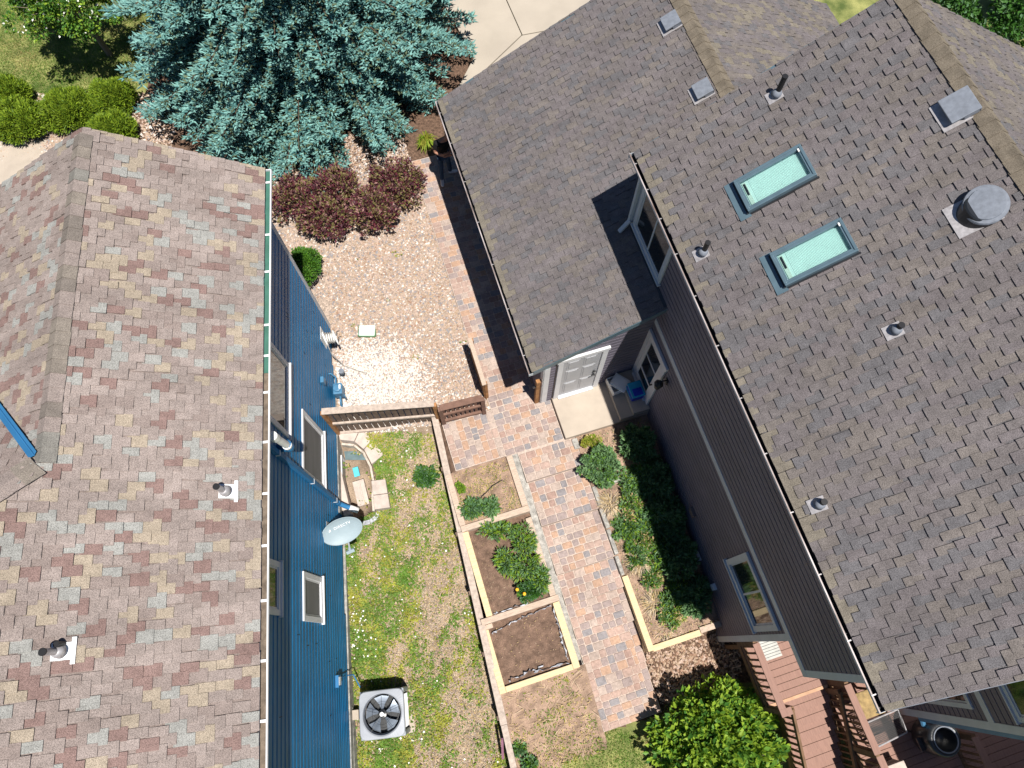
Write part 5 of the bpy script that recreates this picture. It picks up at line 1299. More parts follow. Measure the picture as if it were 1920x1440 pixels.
for (x, y) in ((6.40, -4.04), (7.13, -3.97), (6.37, -3.56), (7.11, -3.53)):
    mb = MB(); mb.tube([(x, y, zl_), (x, y, 0.06)], 0.015, 6); T.part('leg', mb, ('galvanised',))
T = Thing('barrel_smoker', 'round black barrel smoker with open top on the shaded deck', 'smoker', 'R', (7.62, -4.18, zl_))
c = (7.55, -4.18, zl_ + 0.25)
mb = MB(); V = []; prof = [(0.30, 0), (0.33, 0.05), (0.34, 0.35), (0.33, 0.62), (0.30, 0.68), (0.235, 0.70), (0.225, 0.66), (0.22, 0.30), (0.02, 0.29)]
mb.lathe(c, prof, 32); T.part('drum', mb, ('charcoal_metal',), smooth=True)
mb = MB(); mb.tube([(c[0] + 0.232 * math.cos(t), c[1] + 0.232 * math.sin(t), c[2] + 0.705) for t in (2 * math.pi * k / 32 for k in range(33))], 0.013, 8, caps=False); T.part('rim', mb, ('lead_grey',))
for a in (0.5, 2.6, 4.7): mb = MB(); mb.tube([(c[0] + 0.24 * math.cos(a), c[1] + 0.24 * math.sin(a), zl_), (c[0] + 0.24 * math.cos(a), c[1] + 0.24 * math.sin(a), c[2] + 0.02)], 0.02, 8); T.part('leg', mb, ('charcoal_metal',))
mb = MB()
mb.box(c[0] - 0.42, c[0] - 0.33, c[1] - 0.12, c[1] + 0.12, c[2] + 0.40, c[2] + 0.43); T.part('side_shelf', mb, ('charcoal_metal',))
T = Thing('deck_box', 'pale box lid on the lower deck at the bottom edge of the photo', 'box', 'R', (6.6, -4.7, zl_))
mb = MB(); mb.box(6.28, 6.80, -5.0, -4.42, zl_ + 0.002, 0.05); T.part('body', mb, ('old_concrete',), bevel=0.012)
mb = MB(); mb.box(6.26, 6.82, -5.02, -4.40, 0.052, 0.085); T.part('lid', mb, ('well_stone',), bevel=0.012)
T = Thing('gutter_outlet', 'bent blue metal downspout outlet hanging off the rear wall corner', 'downspout', 'R', (7.7, -3.8, 1.5))
mb = MB(); mb.box(7.27, 7.36, -3.76, -3.69, 0.5, 5.4); mb.tube([(7.31, -3.73, 0.55), (7.36, -3.85, 0.40), (7.46, -4.02, 0.34)], 0.05, 8); T.part('pipe', mb, ('meter_blue',))

# ================================================================== VEGETATION
def vnoise(X, Y, s, seed=0):
    r = np.random.default_rng(seed); t = r.uniform(0, 6.28, 6); a = r.uniform(0, 6.28, 6); v = 0
    for i in range(6): f = s * (1 + 0.55 * i); v = v + np.sin((X * np.cos(a[i]) + Y * np.sin(a[i])) * f + t[i]) / (1 + 0.35 * i)
    return v / 2.6
def rdirs(n, zmin=-1.0):
    z = rng.uniform(zmin, 1, n); a = rng.uniform(0, 2 * np.pi, n); r = np.sqrt(1 - z * z)
    return np.stack([r * np.cos(a), r * np.sin(a), z], -1)
def leaves(P, D, size, aspect=0.5, fold=0.18, up=0.6):
    """rhombus leaves: P base points, D leaf directions (unit), returns verts, tri-fan quads"""
    n = len(P); size = np.broadcast_to(size, (n,))[:, None]
    ref = rdirs(n); ref[:, 2] = np.abs(ref[:, 2]) + up
    S = np.cross(D, ref); S /= np.linalg.norm(S, axis=1, keepdims=True) + 1e-9
    Nn = np.cross(S, D)
    a = P; b = P + D * size * 0.5 + S * size * aspect * 0.5 + Nn * size * fold * 0.5; c = P + D * size; d = P + D * size * 0.5 - S * size * aspect * 0.5 + Nn * size * fold * 0.5
    V = np.stack([a, b, c, d], 1).reshape(-1, 3)
    F = np.arange(n * 4).reshape(n, 4)
    return V, F
def spindles(P, D, L, r):
    """needle shoots: three-sided double cones as quads+; returns verts and triangles"""
    n = len(P); L = np.broadcast_to(L, (n,))[:, None]; r = np.broadcast_to(r, (n,))[:, None]
    ref = rdirs(n); S = np.cross(D, ref); S /= np.linalg.norm(S, axis=1, keepdims=True) + 1e-9; Tt = np.cross(D, S)
    mid = P + D * L * 0.42; V = [P, P + D * L]
    for k in range(3):
        a = 2 * np.pi * k / 3; V.append(mid + r * (np.cos(a) * S + np.sin(a) * Tt))
    V = np.stack(V, 1).reshape(-1, 3); b = np.arange(n)[:, None] * 5
    tri = np.array([[0, 3, 2], [0, 4, 3], [0, 2, 4], [1, 2, 3], [1, 3, 4], [1, 4, 2]])
    F = (b[:, None, :] + tri[None]).reshape(-1, 3)
    return V, F
def lobes_points(c, rad, n, nl, lobe=0.42, zmin=-0.3, lo=0.45, hi=1.12):
    """points on the skins of lobes spread through an ellipsoid; returns points and outward directions"""
    c = np.array(c, float); rad = np.array(rad, float)
    ld = rdirs(nl, zmin); lc = c + ld * rad * (1 - lobe * 0.75) * rng.uniform(lo, hi, (nl, 1)); lr = rad.mean() * lobe * rng.uniform(0.65, 1.15, nl)
    k = rng.integers(0, nl, n); d = rdirs(n, -0.45)
    P = lc[k] + d * lr[k][:, None] * np.array([1, 1, 0.8]) * rng.uniform(0.55, 1.03, (n, 1))
    out = (P - c) / rad; out /= np.linalg.norm(out, axis=1, keepdims=True) + 1e-9
    return P, 0.6 * d + 0.4 * out
def norm(a): return a / (np.linalg.norm(a, axis=1, keepdims=True) + 1e-9)
def stems(T, c, rad, n, r=0.012, m='twig', spread=0.8):
    mb = MB(); b = Vector((c[0], c[1], gz(c[0], c[1]) - 0.03))
    for k in range(n):
        d = rdirs(1, 0.15)[0]; e = Vector(c) + Vector((d[0] * rad[0], d[1] * rad[1], d[2] * rad[2])) * spread * random.uniform(.6, 1)
        m_ = (b + e) / 2 + Vector((0, 0, 0.1 * rad[2])); mb.tube([b + Vector((d[0], d[1], 0)) * 0.05, m_, e], [r, r * 0.7, r * 0.3], 5)
    T.part('stems', mb, (m,))
def shrub(name, label, cat, c, rad, n, nl, size, mats, wts, aspect=0.55, group=None, lobe=0.42, zmin=-0.3, nst=14, r=0.012, core=None, kind='leaf', up=0.6, zbias=0.3, lo=0.45, hi=1.12):
    T = Thing(name, label, cat, 'W', (c[0], c[1], gz(c[0], c[1])), group=group)
    P, D = lobes_points(c, rad, n, nl, lobe, zmin, lo, hi)
    D = norm(D + rng.normal(0, 0.45, D.shape) + np.array([0, 0, zbias]))
    g = ground_z(P[:, 0], P[:, 1]); keep = P[:, 2] > g + 0.02; P, D = P[keep], D[keep]
    s = size * rng.uniform(0.65, 1.3, len(P))
    if kind == 'leaf':
        V, F = leaves(P, D, s, aspect, up=up)
        cum = np.cumsum(wts); tt = vnoise(P[:, 0] + 0.7 * P[:, 2], P[:, 1] - 0.5 * P[:, 2], 9.0, int(abs(c[0] * 97 + c[1] * 31)) % 9973) * 0.6 + rng.normal(0, 0.55, len(P))
        rank = np.argsort(np.argsort(tt)) / max(1, len(tt)); m = np.minimum(np.searchsorted(cum, rank), len(mats) - 1)
    else: V, F = spindles(P, D, s, s * aspect * 0.5); m = np.repeat(rng.choice(len(mats), len(P), p=wts), 6)
    T.part('foliage', np_mesh('foliage', V - np.array(T.at), F, m, M(*mats)), ())
    stems(T, c, rad, nst, r)
    return T

# ---- blue spruce
def spruce(cx_, cy_, Ht, Rm):
    T = Thing('blue_spruce', 'huge blue spruce spreading over the front garden', 'tree', 'W', (cx_, cy_, gz(cx_, cy_)))
    mb = MB(); mb.tube([(cx_, cy_, -0.2), (cx_, cy_, Ht * .5), (cx_ + .1, cy_, Ht)], [0.24, 0.15, 0.02], 12); T.part('trunk', mb, ('bark',))
    Ps, Ds, Ls, Ms = [], [], [], []; br = MB()
    z = 0.38; lev = 0
    while z < Ht - 0.4:
        frac = z / Ht; R_ = Rm * (1 - frac) ** 0.85 * (0.82 + 0.18 * min(1, z / 1.2))
        nb = max(8, int(23 - 13 * frac)); a0 = random.uniform(0, 6.28)
        for b in range(nb):
            a = a0 + 2 * math.pi * b / nb + random.uniform(-.2, .2); L_ = R_ * random.uniform(0.78, 1.08)
            # only build what faces the garden below the frame's top edge
            dirx, diry = math.cos(a), math.sin(a); dr = random.uniform(-.11, .09)
            ss = np.linspace(0, 1, 14); rr = L_ * ss
            zz = z + L_ * (0.05 * ss - 0.34 * ss ** 2 + 0.20 * ss ** 3 + dr * ss)
            bend = random.uniform(-.12, .12) * L_ * ss ** 2
            bx = cx_ + dirx * rr - diry * bend; by = cy_ + diry * rr + dirx * bend
            br.tube([(bx[i], by[i], zz[i]) for i in range(0, 14, 3)], [0.035, 0.03, 0.022, 0.015, 0.008], 5)
            s = 0.18
            while s < 1.0:
                i = s * 13; i0 = int(i); f_ = i - i0; i1 = min(13, i0 + 1)
                p = np.array([bx[i0] * (1 - f_) + bx[i1] * f_, by[i0] * (1 - f_) + by[i1] * f_, zz[i0] * (1 - f_) + zz[i1] * f_])
                for sd in (-1, 1):
                    ll = min((0.16 + 0.75 * (1 - s)) * (0.35 + 0.65 * min(1, L_ / 3.0)), 1.0) * random.uniform(0.8, 1.35) * min(1.0, 0.45 + s * 1.2)
                    an = a + sd * math.radians(random.uniform(38, 62)); d = np.array([math.cos(an), math.sin(an), random.uniform(-.18, .12)])
                    ns = max(3, int(ll / 0.062)); t = (np.arange(ns) + 0.5) / ns
                    base = p + np.outer(t * ll, d) - np.outer(t ** 2, [0, 0, 0.10 * ll])
                    for side2 in (-1, 1, 0, 0):
                        if side2 == 0: dd = d + np.array([0, 0, 0.6])
                        else:
                            a2 = an + side2 * math.radians(48); dd = np.array([math.cos(a2), math.sin(a2), 0.16])
                        Ps.append(base + rng.normal(0, 0.012, base.shape)); Ds.append(np.tile(dd, (ns, 1)) + rng.normal(0, 0.22, (ns, 3)))
                        Ls.append(0.145 * rng.uniform(0.7, 1.2, ns) * (0.8 + 0.4 * t))
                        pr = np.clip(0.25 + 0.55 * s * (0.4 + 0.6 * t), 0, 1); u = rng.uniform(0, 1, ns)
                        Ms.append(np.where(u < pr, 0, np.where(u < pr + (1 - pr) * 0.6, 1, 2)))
                s += 0.15 / max(L_, 0.6)
        z += 0.33 + 0.16 * frac; lev += 1
    P = np.concatenate(Ps); D = norm(np.concatenate(Ds)); L2 = np.concatenate(Ls); m = np.concatenate(Ms)
    keep = (P[:, 2] > ground_z(P[:, 0], P[:, 1]) + 0.03)
    fc = P[:, 1] * math.sin(math.radians(20.16)) - (P[:, 2] - CAM_H) * math.cos(math.radians(20.16)); uc = P[:, 1] * math.cos(math.radians(20.16)) + (P[:, 2] - CAM_H) * math.sin(math.radians(20.16))
    far = (uc / fc > 0.70) & (rng.uniform(0, 1, len(P)) < 0.6)      # thinner where the crown leaves the photograph
    keep &= ~far
    V, F = spindles(P[keep], D[keep], L2[keep], 0.026)
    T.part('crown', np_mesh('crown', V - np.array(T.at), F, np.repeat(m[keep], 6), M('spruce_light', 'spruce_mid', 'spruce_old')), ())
    T.part('branches', br, ('bark',), kind='stuff')
    return keep.sum()
nsp = spruce(-5.75, 15.95, 11.5, 5.25)

# ---- purple barberries in front of the spruce
for k, (x, y, rx, ry, rz, lab) in enumerate((
    (-5.55, 10.75, 0.75, 0.7, 0.55, 'purple barberry touching the corner of the white gutter'),
    (-4.75, 10.25, 0.75, 0.65, 0.55, 'wine-red barberry in the front middle of the clump, over the gravel'),
    (-4.6, 11.15, 0.7, 0.6, 0.5, 'purple barberry at the back of the clump under the spruce'),
    (-3.55, 10.45, 0.75, 0.7, 0.6, 'olive and purple barberry at the gravel edge of the clump'),
    (-3.0, 11.25, 0.75, 0.75, 0.65, 'pinkish purple barberry nearest the paver path'))):
    shrub('barberry_shrub', lab, 'shrub', (x, y, gz(x, y) + 0.42), (rx, ry, rz), 4200, 90, 0.085, ['barb_plum', 'barb_wine', 'barb_pink', 'barb_olive'], [0.26, 0.27, 0.17, 0.30], aspect=0.5, lobe=0.2, group='purple barberry shrubs', nst=26, r=0.01)
# ---- low junipers at the front walk
for k, (x, y, rx, ry, lab) in enumerate((
    (-13.35, 13.35, 0.85, 0.75, 'bright green juniper at the left edge of the photo beside the white walk'),
    (-12.15, 13.75, 0.80, 0.72, 'round bright green juniper, second from the left edge'),
    (-11.0, 14.15, 0.75, 0.6, 'green juniper tucked against the spruce branches'),
    (-10.75, 13.05, 0.72, 0.5, 'green juniper just above the peak of the tan shingle roof'),
    (-13.9, 14.3, 0.6, 0.5, 'small green juniper at the lawn edge, farthest left'))):
    shrub('juniper_shrub', lab, 'shrub', (x, y, 0.28), (rx, ry, 0.5), 12000, 60, 0.10, ['juniper_light', 'juniper_dark'], [0.62, 0.38], aspect=0.30, group='green junipers', kind='spindle', lobe=0.30, nst=10, zbias=0.5, lo=0.75, hi=0.98)
# ---- boxwood at the blue corner
shrub('boxwood_shrub', 'clipped green boxwood at the front corner of the blue wall', 'shrub', (-5.15, 8.80, gz(-5.15, 8.8) + 0.42), (0.42, 0.62, 0.5), 9000, 34, 0.052, ['leaf_box', 'leaf_deep', 'leaf_green'], [0.5, 0.3, 0.2], lobe=0.34, nst=12, lo=0.7, hi=1.0)
# ---- small broadleaf tree, top left
T = Thing('broadleaf_tree', 'small broadleaf tree over the lawn in the top left corner', 'tree', 'W', (-11.6, 16.0, 0))
mb = MB(); mb.tube([(-11.6, 16.0, -0.1), (-11.65, 16.0, 1.2), (-11.7, 15.9, 2.2)], [0.09, 0.075, 0.05], 10)
for k in range(16):
    a = random.uniform(0, 6.28); L_ = random.uniform(0.9, 1.7)
    mb.tube([(-11.66, 15.98, random.uniform(1.0, 2.1)), (-11.7 + 0.5 * L_ * math.cos(a), 15.9 + 0.5 * L_ * math.sin(a), 2.2), (-11.7 + L_ * math.cos(a), 15.9 + L_ * math.sin(a), random.uniform(1.9, 3.0))], [0.035, 0.022, 0.006], 6)
T.part('trunk', mb, ('twig',))
P, D = lobes_points((-11.75, 15.85, 2.3), (1.9, 1.4, 1.0), 17000, 80, 0.2, -0.6)
V, F = leaves(P, norm(D + rng.normal(0, .6, D.shape)), 0.085 * rng.uniform(.7, 1.3, len(P)), 0.6)
T.part('crown', np_mesh('crown', V - np.array(T.at), F, rng.choice(4, len(F), p=[.36, .42, .19, .03]), M('leaf_green', 'leaf_deep', 'leaf_lime', 'petal_white')), ())
# ---- big leafy shrub by the deck
T = shrub('leafy_shrub', 'large lime green leafy shrub between the path and the deck stair', 'shrub', (4.30, -2.0, -0.65), (1.36, 1.34, 0.85), 9500, 170, 0.135, ['leaf_deep', 'leaf_green', 'leaf_lime'], [0.14, 0.36, 0.50], aspect=0.62, lobe=0.17, nst=34, r=0.016)
T = Thing('shade_tree', 'dark evergreen tree just beyond the roof in the top right corner', 'tree', 'W', (13.9, 16.6, 0))
mb = MB(); mb.tube([(13.9, 16.6, -0.1), (13.9, 16.6, 2.5)], [0.15, 0.08], 10); T.part('trunk', mb, ('bark',))
P, D = lobes_points((13.9, 16.4, 2.0), (2.6, 2.2, 1.7), 16000, 90, 0.2, -0.5)
V, F = leaves(P, norm(D + rng.normal(0, .6, D.shape)), 0.14 * rng.uniform(.7, 1.3, len(P)), 0.5)
T.part('crown', np_mesh('crown', V - np.array(T.at), F, rng.choice(2, len(F), p=[.8, .2]), M('leaf_deep', 'leaf_dusky')), ())

# ---- border bed planting (R frame positions -> world)
def rshrub(name, lab, x, y, z, rad, n, nl, size, mats, wts, grp=None, **k):
    w = toW('R', x, y); return shrub(name, lab, 'plant', (w.x, w.y, z), rad, n, nl, size, mats, wts, group=grp, **k)
rshrub('rounded_perennial', 'dense blue-green mounded plant at the top of the border bed', 3.08, 3.02, 0.16, (0.50, 0.46, 0.34), 5200, 60, 0.07, ['leaf_sage', 'leaf_dusky', 'leaf_green'], [0.6, 0.18, 0.22], lobe=0.2)
for x, y, z, rad, lab in ((4.02, 3.28, 0.22, (0.42, 0.42, 0.4), 'dark leafy perennial in the shade next to the landing'), (4.12, 2.45, 0.05, (0.45, 0.45, 0.4), 'dark green perennial against the grey wall, second below the landing'),
                          (4.05, 1.55, -0.1, (0.48, 0.5, 0.42), 'dark green perennial against the wall beside the upper wall vent'), (4.10, 0.65, -0.25, (0.45, 0.48, 0.4), 'dark green perennial beneath the two lower wall vents'),
                          (4.12, -0.25, -0.42, (0.42, 0.45, 0.4), 'dark green perennial at the lower end of the border bed')):
    rshrub('shade_perennial', lab, x, y, z, rad, 3000, 50, 0.11, ['leaf_dusky', 'leaf_deep', 'leaf_sage'], [0.38, 0.12, 0.5], grp='leafy perennials along the grey wall', aspect=0.36, lobe=0.2)
for x, y, z, rad, lab in ((3.45, 2.05, -0.08, (0.26, 0.40, 0.26), 'bushy sage-green plant under the mounded one in the border'), (3.50, 1.25, -0.22, (0.30, 0.34, 0.22), 'loose green plant halfway down the border bed'),
                          (3.42, 0.45, -0.38, (0.24, 0.34, 0.2), 'straggly green plant beside the pine edging timber'), (3.55, -0.45, -0.52, (0.36, 0.28, 0.2), 'low yellow-green plant in the lowest corner of the border')):
    rshrub('border_plant', lab, x, y, z, rad, 1500, 30, 0.085, ['leaf_sage', 'leaf_green', 'leaf_lime', 'straw'], [0.38, 0.30, 0.16, 0.16], grp='sunlit plants in the border bed', aspect=0.34, lobe=0.24)
for x, y, z, rad, lab in ((3.75, 2.45, 0.0, (0.36, 0.36, 0.3), 'green plant between the mounded plant and the wall'), (3.78, 1.65, -0.12, (0.36, 0.4, 0.28), 'leafy green plant crossing the shade line in mid border'), (3.22, 1.62, -0.2, (0.3, 0.36, 0.2), 'sprawling green plant by the edging stones'),
                          (3.80, 0.75, -0.28, (0.36, 0.42, 0.28), 'leafy green plant on the shade line below mid border'), (3.22, 0.98, -0.34, (0.26, 0.3, 0.18), 'small green plant at the top of the pine timber'), (3.80, -0.1, -0.45, (0.36, 0.4, 0.26), 'leafy green plant on the shade line low in the border')):
    rshrub('border_plant', lab, x, y, z, rad, 1900, 36, 0.095, ['leaf_sage', 'leaf_green', 'leaf_dusky', 'leaf_lime'], [0.36, 0.32, 0.2, 0.12], grp='sunlit plants in the border bed', aspect=0.32, lobe=0.24)
rshrub('border_weeds', 'yellow-green weeds in the sunny corner below the landing', 3.10, 3.62, 0.10, (0.36, 0.2, 0.12), 1500, 14, 0.05, ['clover_yellow', 'leaf_lime', 'straw'], [0.45, 0.3, 0.25])
def tuft(name, lab, fr, x, y, n, R_, Hh, mats, cat='grass clump', group=None, wts=None, wid=0.006, zoff=0.0, ang=None):
    w = toW(fr, x, y); T_z = gz(w.x, w.y) + zoff
    a = rng.uniform(0, 6.28, n); r0 = R_ * 0.25 * np.sqrt(rng.uniform(0, 1, n)); b = np.stack([w.x + r0 * np.cos(a), w.y + r0 * np.sin(a), np.full(n, T_z)], -1)
    a2 = a + rng.normal(0, 1.0, n); r1 = R_ * rng.uniform(.4, 1.0, n); hh = Hh * rng.uniform(.3, 1, n)
    tip = b + np.stack([r1 * np.cos(a2), r1 * np.sin(a2), hh * .55], -1); mid = b + np.stack([r1 * .45 * np.cos(a2), r1 * .45 * np.sin(a2), hh], -1)
    s = np.stack([-np.sin(a2), np.cos(a2), np.zeros(n)], -1) * wid
    V = np.stack([b - s, b + s, mid + s, mid - s, tip, tip], 1)[:, :5].reshape(-1, 3); k = np.arange(n)[:, None] * 5
    F = np.concatenate([k + [0, 1, 2], k + [0, 2, 3], k + [3, 2, 4]]); m = np.tile(rng.choice(len(mats), n, p=wts), 3)
    o = solo(name, np_mesh(name, V - np.array([w.x, w.y, T_z]), F, m, M(*mats)), [], 'W', (w.x, w.y, T_z), label=lab, cat=cat, group=group); return o
for x, y, R_, lab in ((3.02, 2.20, 0.38, 'dry straw clump spilling onto the path below the mounded plant'), (3.22, 0.85, 0.42, 'dry straw clump halfway down the border bed'), (3.28, -0.1, 0.40, 'dry straw clump beside the pine edging timber'),
                      (3.30, -0.72, 0.36, 'dry straw clump in the lowest corner of the border bed'), (4.15, 0.15, 0.3, 'grey dry clump between the shaded perennials')):
    tuft('straw_clump', lab, 'R', x, y, 260, R_ * 0.9, 0.16, ['straw', 'straw_pale', 'twig'], group='dry grass clumps in the border bed', zoff=0.18)
tuft('iris_clump', 'yellow-green grass clump peeping out above the garage eave corner', 'R', 1.62, 12.95, 160, 0.34, 0.45, ['clover_yellow', 'leaf_lime'], cat='grass clump', wid=0.012)

# ---- plants in the raised beds
rshrub('bed_plant', 'leafy dark green plant in the bed nearest the gate', 0.02, 3.02, 0.06, (0.30, 0.22, 0.16), 640, 26, 0.10, ['leaf_dusky', 'leaf_green', 'leaf_sage'], [0.5, 0.3, 0.2], aspect=0.4)
rshrub('bed_plant', 'sage green plant against the middle timber of the first bed', 0.42, 2.92, 0.04, (0.28, 0.20, 0.15), 560, 26, 0.10, ['leaf_sage', 'leaf_dusky', 'leaf_green'], [0.5, 0.3, 0.2], aspect=0.4)
rshrub('bed_weed', 'bright green weed in the upper left of the first bed', -0.12, 3.55, 0.02, (0.12, 0.15, 0.1), 500, 8, 0.05, ['leaf_lime', 'leaf_green'], [0.5, 0.5])
for x, y, z, rad, lab in ((0.40, 2.38, -0.06, (0.42, 0.16, 0.18), 'grey-green plants along the top timber of the middle bed'), (0.88, 2.02, -0.05, (0.26, 0.36, 0.2), 'loose green plant by the upper right timber of the middle bed'),
                          (0.42, 1.70, -0.08, (0.28, 0.3, 0.18), 'feathery green plant in the centre of the middle bed'), (0.78, 1.48, -0.02, (0.32, 0.34, 0.24), 'bushy bright green plant right of centre in the middle bed'),
                          (0.98, 1.12, 0.0, (0.22, 0.26, 0.22), 'pale spiky plant at the right timber of the middle bed')):
    rshrub('vegetable_plant', lab, x, y, z, rad, 620, 30, 0.115, ['leaf_sage', 'leaf_green', 'leaf_dusky', 'leaf_lime'], [0.36, 0.30, 0.12, 0.22], grp='plants in the middle raised bed', aspect=0.26, lobe=0.26)
T = rshrub('marigold_plant', 'dark green marigold with yellow flowers in the middle bed', 0.72, 0.93, -0.02, (0.34, 0.20, 0.2), 1900, 30, 0.065, ['leaf_deep', 'leaf_dusky', 'leaf_green'], [0.5, 0.35, 0.15])
for X, Y in ((0.44, 1.03), (0.56, 0.90)):
    w = toW('R', X, Y); mb = MB(); mb.lathe((w.x, w.y, 0.17), [(0.01, 0), (0.034, 0.008), (0.036, 0.02), (0.015, 0.03)], 10); T.part('flower', mb, ('petal_yellow',))
w = toW('R', -0.72, 4.02)
shrub('rose_bush', 'small dark green bush in the weedy yard beside the retaining wall', 'plant', (-2.02, 3.72, gz(-2.02, 3.72) + 0.15), (0.27, 0.32, 0.25), 1300, 26, 0.075, ['leaf_deep', 'leaf_dusky', 'leaf_green'], [0.45, 0.35, 0.2])
for (x, y, lab) in ((-0.52, -2.05, 'green plant against the retaining rail in the bottom soil patch'), (-0.35, -2.45, 'dark green plant at the bottom edge right of the rail')):
    rshrub('bank_plant', lab, x, y, -1.25, (0.16, 0.2, 0.14), 420, 14, 0.085, ['leaf_dusky', 'leaf_green', 'leaf_sage'], [0.4, 0.4, 0.2])
# irrigation tube in the first bed
mb = MB(); mb.tube([toW('R', x, y, z) for x, y, z in ((0.85, 3.45, -0.02), (0.60, 3.38, 0.02), (0.42, 3.28, 0.0), (0.30, 3.22, 0.03), (0.22, 3.12, 0.0), (0.30, 3.06, 0.01))], 0.009, 6)
solo('drip_tube', mb, ('black_plastic',), label='black drip tube curling over the soil of the first bed', cat='tube')

# ================================================================== GROUND COVER
def scatter(n, x0, x1, y0, y1, ok):
    X = rng.uniform(x0, x1, n); Y = rng.uniform(y0, y1, n); k = ok(X, Y); return X[k], Y[k]
def RX_(X, Y): return X * math.cos(A17) + Y * math.sin(A17)
def RY_(X, Y): return -X * math.sin(A17) + Y * math.cos(A17)
def LX_(X, Y): return X * math.cos(A6) + Y * math.sin(A6)
# gravel pebbles
def pebbles(name, label, X, Y, s, mats, wts, zoff=0.0, zf=None):
    n = len(X); Z = (ground_z(X, Y) if zf is None else zf) + s * 0.25 + zoff
    o6 = np.array([[1, 0, 0], [-1, 0, 0], [0, 1, 0], [0, -1, 0], [0, 0, 1], [0, 0, -1]], float)
    a = rng.uniform(0, 6.28, n); sc = np.stack([s * rng.uniform(.7, 1.3, n), s * rng.uniform(.55, 1.0, n), s * rng.uniform(.35, .7, n)], -1)
    V = o6[None] * sc[:, None, :] * rng.uniform(0.75, 1.2, (n, 6, 1))
    tilt = rng.normal(0, .25, (n, 2)); V[:, :, 2] += V[:, :, 0] * tilt[:, :1] + V[:, :, 1] * tilt[:, 1:]
    x = V[:, :, 0] * np.cos(a)[:, None] - V[:, :, 1] * np.sin(a)[:, None]; y = V[:, :, 0] * np.sin(a)[:, None] + V[:, :, 1] * np.cos(a)[:, None]
    V = np.stack([x + X[:, None], y + Y[:, None], V[:, :, 2] + Z[:, None]], -1).reshape(-1, 3)
    tri = np.array([[0, 2, 4], [2, 1, 4], [1, 3, 4], [3, 0, 4], [2, 0, 5], [1, 2, 5], [3, 1, 5], [0, 3, 5]])
    F = (np.arange(n)[:, None, None] * 6 + tri[None]).reshape(-1, 3); m = np.repeat(rng.choice(len(mats), n, p=wts) if not isinstance(wts, np.ndarray) or wts.ndim == 1 and len(wts) == len(mats) else wts, 8)
    return solo(name, np_mesh(name, V, F, m, M(*mats), smooth=False), [], label=label, kind='stuff')
sm5 = ['stone_pink', 'stone_white', 'stone_tan', 'stone_grey', 'stone_rust']
X, Y = scatter(70000, -8, 1, 4.7, 13.2, lambda X, Y: (RX_(X, Y) < 1.06) & (LX_(X, Y) > -3.66) & (Y > 4.9))
X2, Y2 = scatter(9000, -8, -4, 8.2, 12, lambda X, Y: (LX_(X, Y) <= -3.66))
X = np.concatenate([X, X2]); Y = np.concatenate([Y, Y2])
pebbles('gravel', 'pink and tan river gravel between the blue wall and the paver path', X, Y, 0.028 * rng.uniform(.55, 1.5, len(X)), sm5, [0.37, 0.10, 0.29, 0.16, 0.08])
X, Y = scatter(34000, -5, -1.5, 4.8, 7.3, lambda X, Y: (rng.uniform(0, 1, X.shape) < np.exp(-(((X + 3.45) / 1.15) ** 2 + ((Y - 5.9) / 1.0) ** 2) ** 1.5) * 0.97) & (LX_(X, Y) > -3.6))
pebbles('white_gravel', 'patch of whiter gravel in front of the slatted fence', X, Y, 0.026 * rng.uniform(.6, 1.4, len(X)), ['stone_white', 'stone_pink', 'stone_grey'], [0.74, 0.15, 0.11], zoff=0.012)
X, Y = scatter(9000, -15, -9.3, 11.8, 14.6, lambda X, Y: np.full(X.shape, True))
pebbles('rock_mulch', 'pinkish rock mulch around the junipers', X, Y, 0.035 * rng.uniform(.6, 1.4, len(X)), sm5, [0.4, 0.15, 0.3, 0.08, 0.07])
X, Y = scatter(5200, 2.6, 5.2, -2.0, 0.3, lambda X, Y: (RY_(X, Y) < -1.06) & (RX_(X, Y) > 2.78) & (RY_(X, Y) > -2.2))
pebbles('bark_mulch', 'orange bark mulch under the leafy shrub', X, Y, 0.03 * rng.uniform(.6, 1.5, len(X)), ['stone_tan', 'stone_rust', 'stone_pink', 'mulch'], [0.36, 0.26, 0.22, 0.16])

# weeds: clover-like leaf litter, dry thatch and white clover heads
def cover(name, label, X, Y, size, mats, wts, zf=None, flat=0.5, aspect=0.7, lift=0.03, m=None):
    n = len(X); Z = ground_z(X, Y) if zf is None else zf
    P = np.stack([X, Y, Z + rng.uniform(0.0, lift, n)], -1); D = rdirs(n, 0); D[:, 2] *= flat; D = norm(D)
    V, F = leaves(P, D, size * rng.uniform(.6, 1.4, n), aspect, up=1.2)
    if m is None: m = rng.choice(len(mats), n, p=wts)
    return solo(name, np_mesh(name, V, F, m, M(*mats)), [], label=label, kind='stuff')
yard = lambda X, Y: (LX_(X, Y) > -3.64) & (RX_(X, Y) < rail_x(RY_(X, Y)) - 0.06) & (Y < 4.78) & ~((RX_(X, Y) < -1.95) & (RY_(X, Y) > 3.8))
X, Y = scatter(150000, -4.5, 1.0, -4.2, 4.8, yard)
dn = vnoise(X, Y, 3.2, 5) * 0.55 + vnoise(X, Y, 8.5, 9) * 0.45 + 0.38 * np.tanh((-2.55 - X + 0.12 * (2 - Y)) * 1.5) + 0.12 * (Y > 3)
k = rng.uniform(0, 1, len(X)) < np.clip(0.42 + 0.85 * dn, 0.03, 1)
Xg, Yg = X[k], Y[k]; tone = vnoise(Xg, Yg, 4.3, 21) + rng.normal(0, .45, len(Xg))
mg = np.where(tone > 0.22, 1, np.where(tone < -0.6, 2, 0))
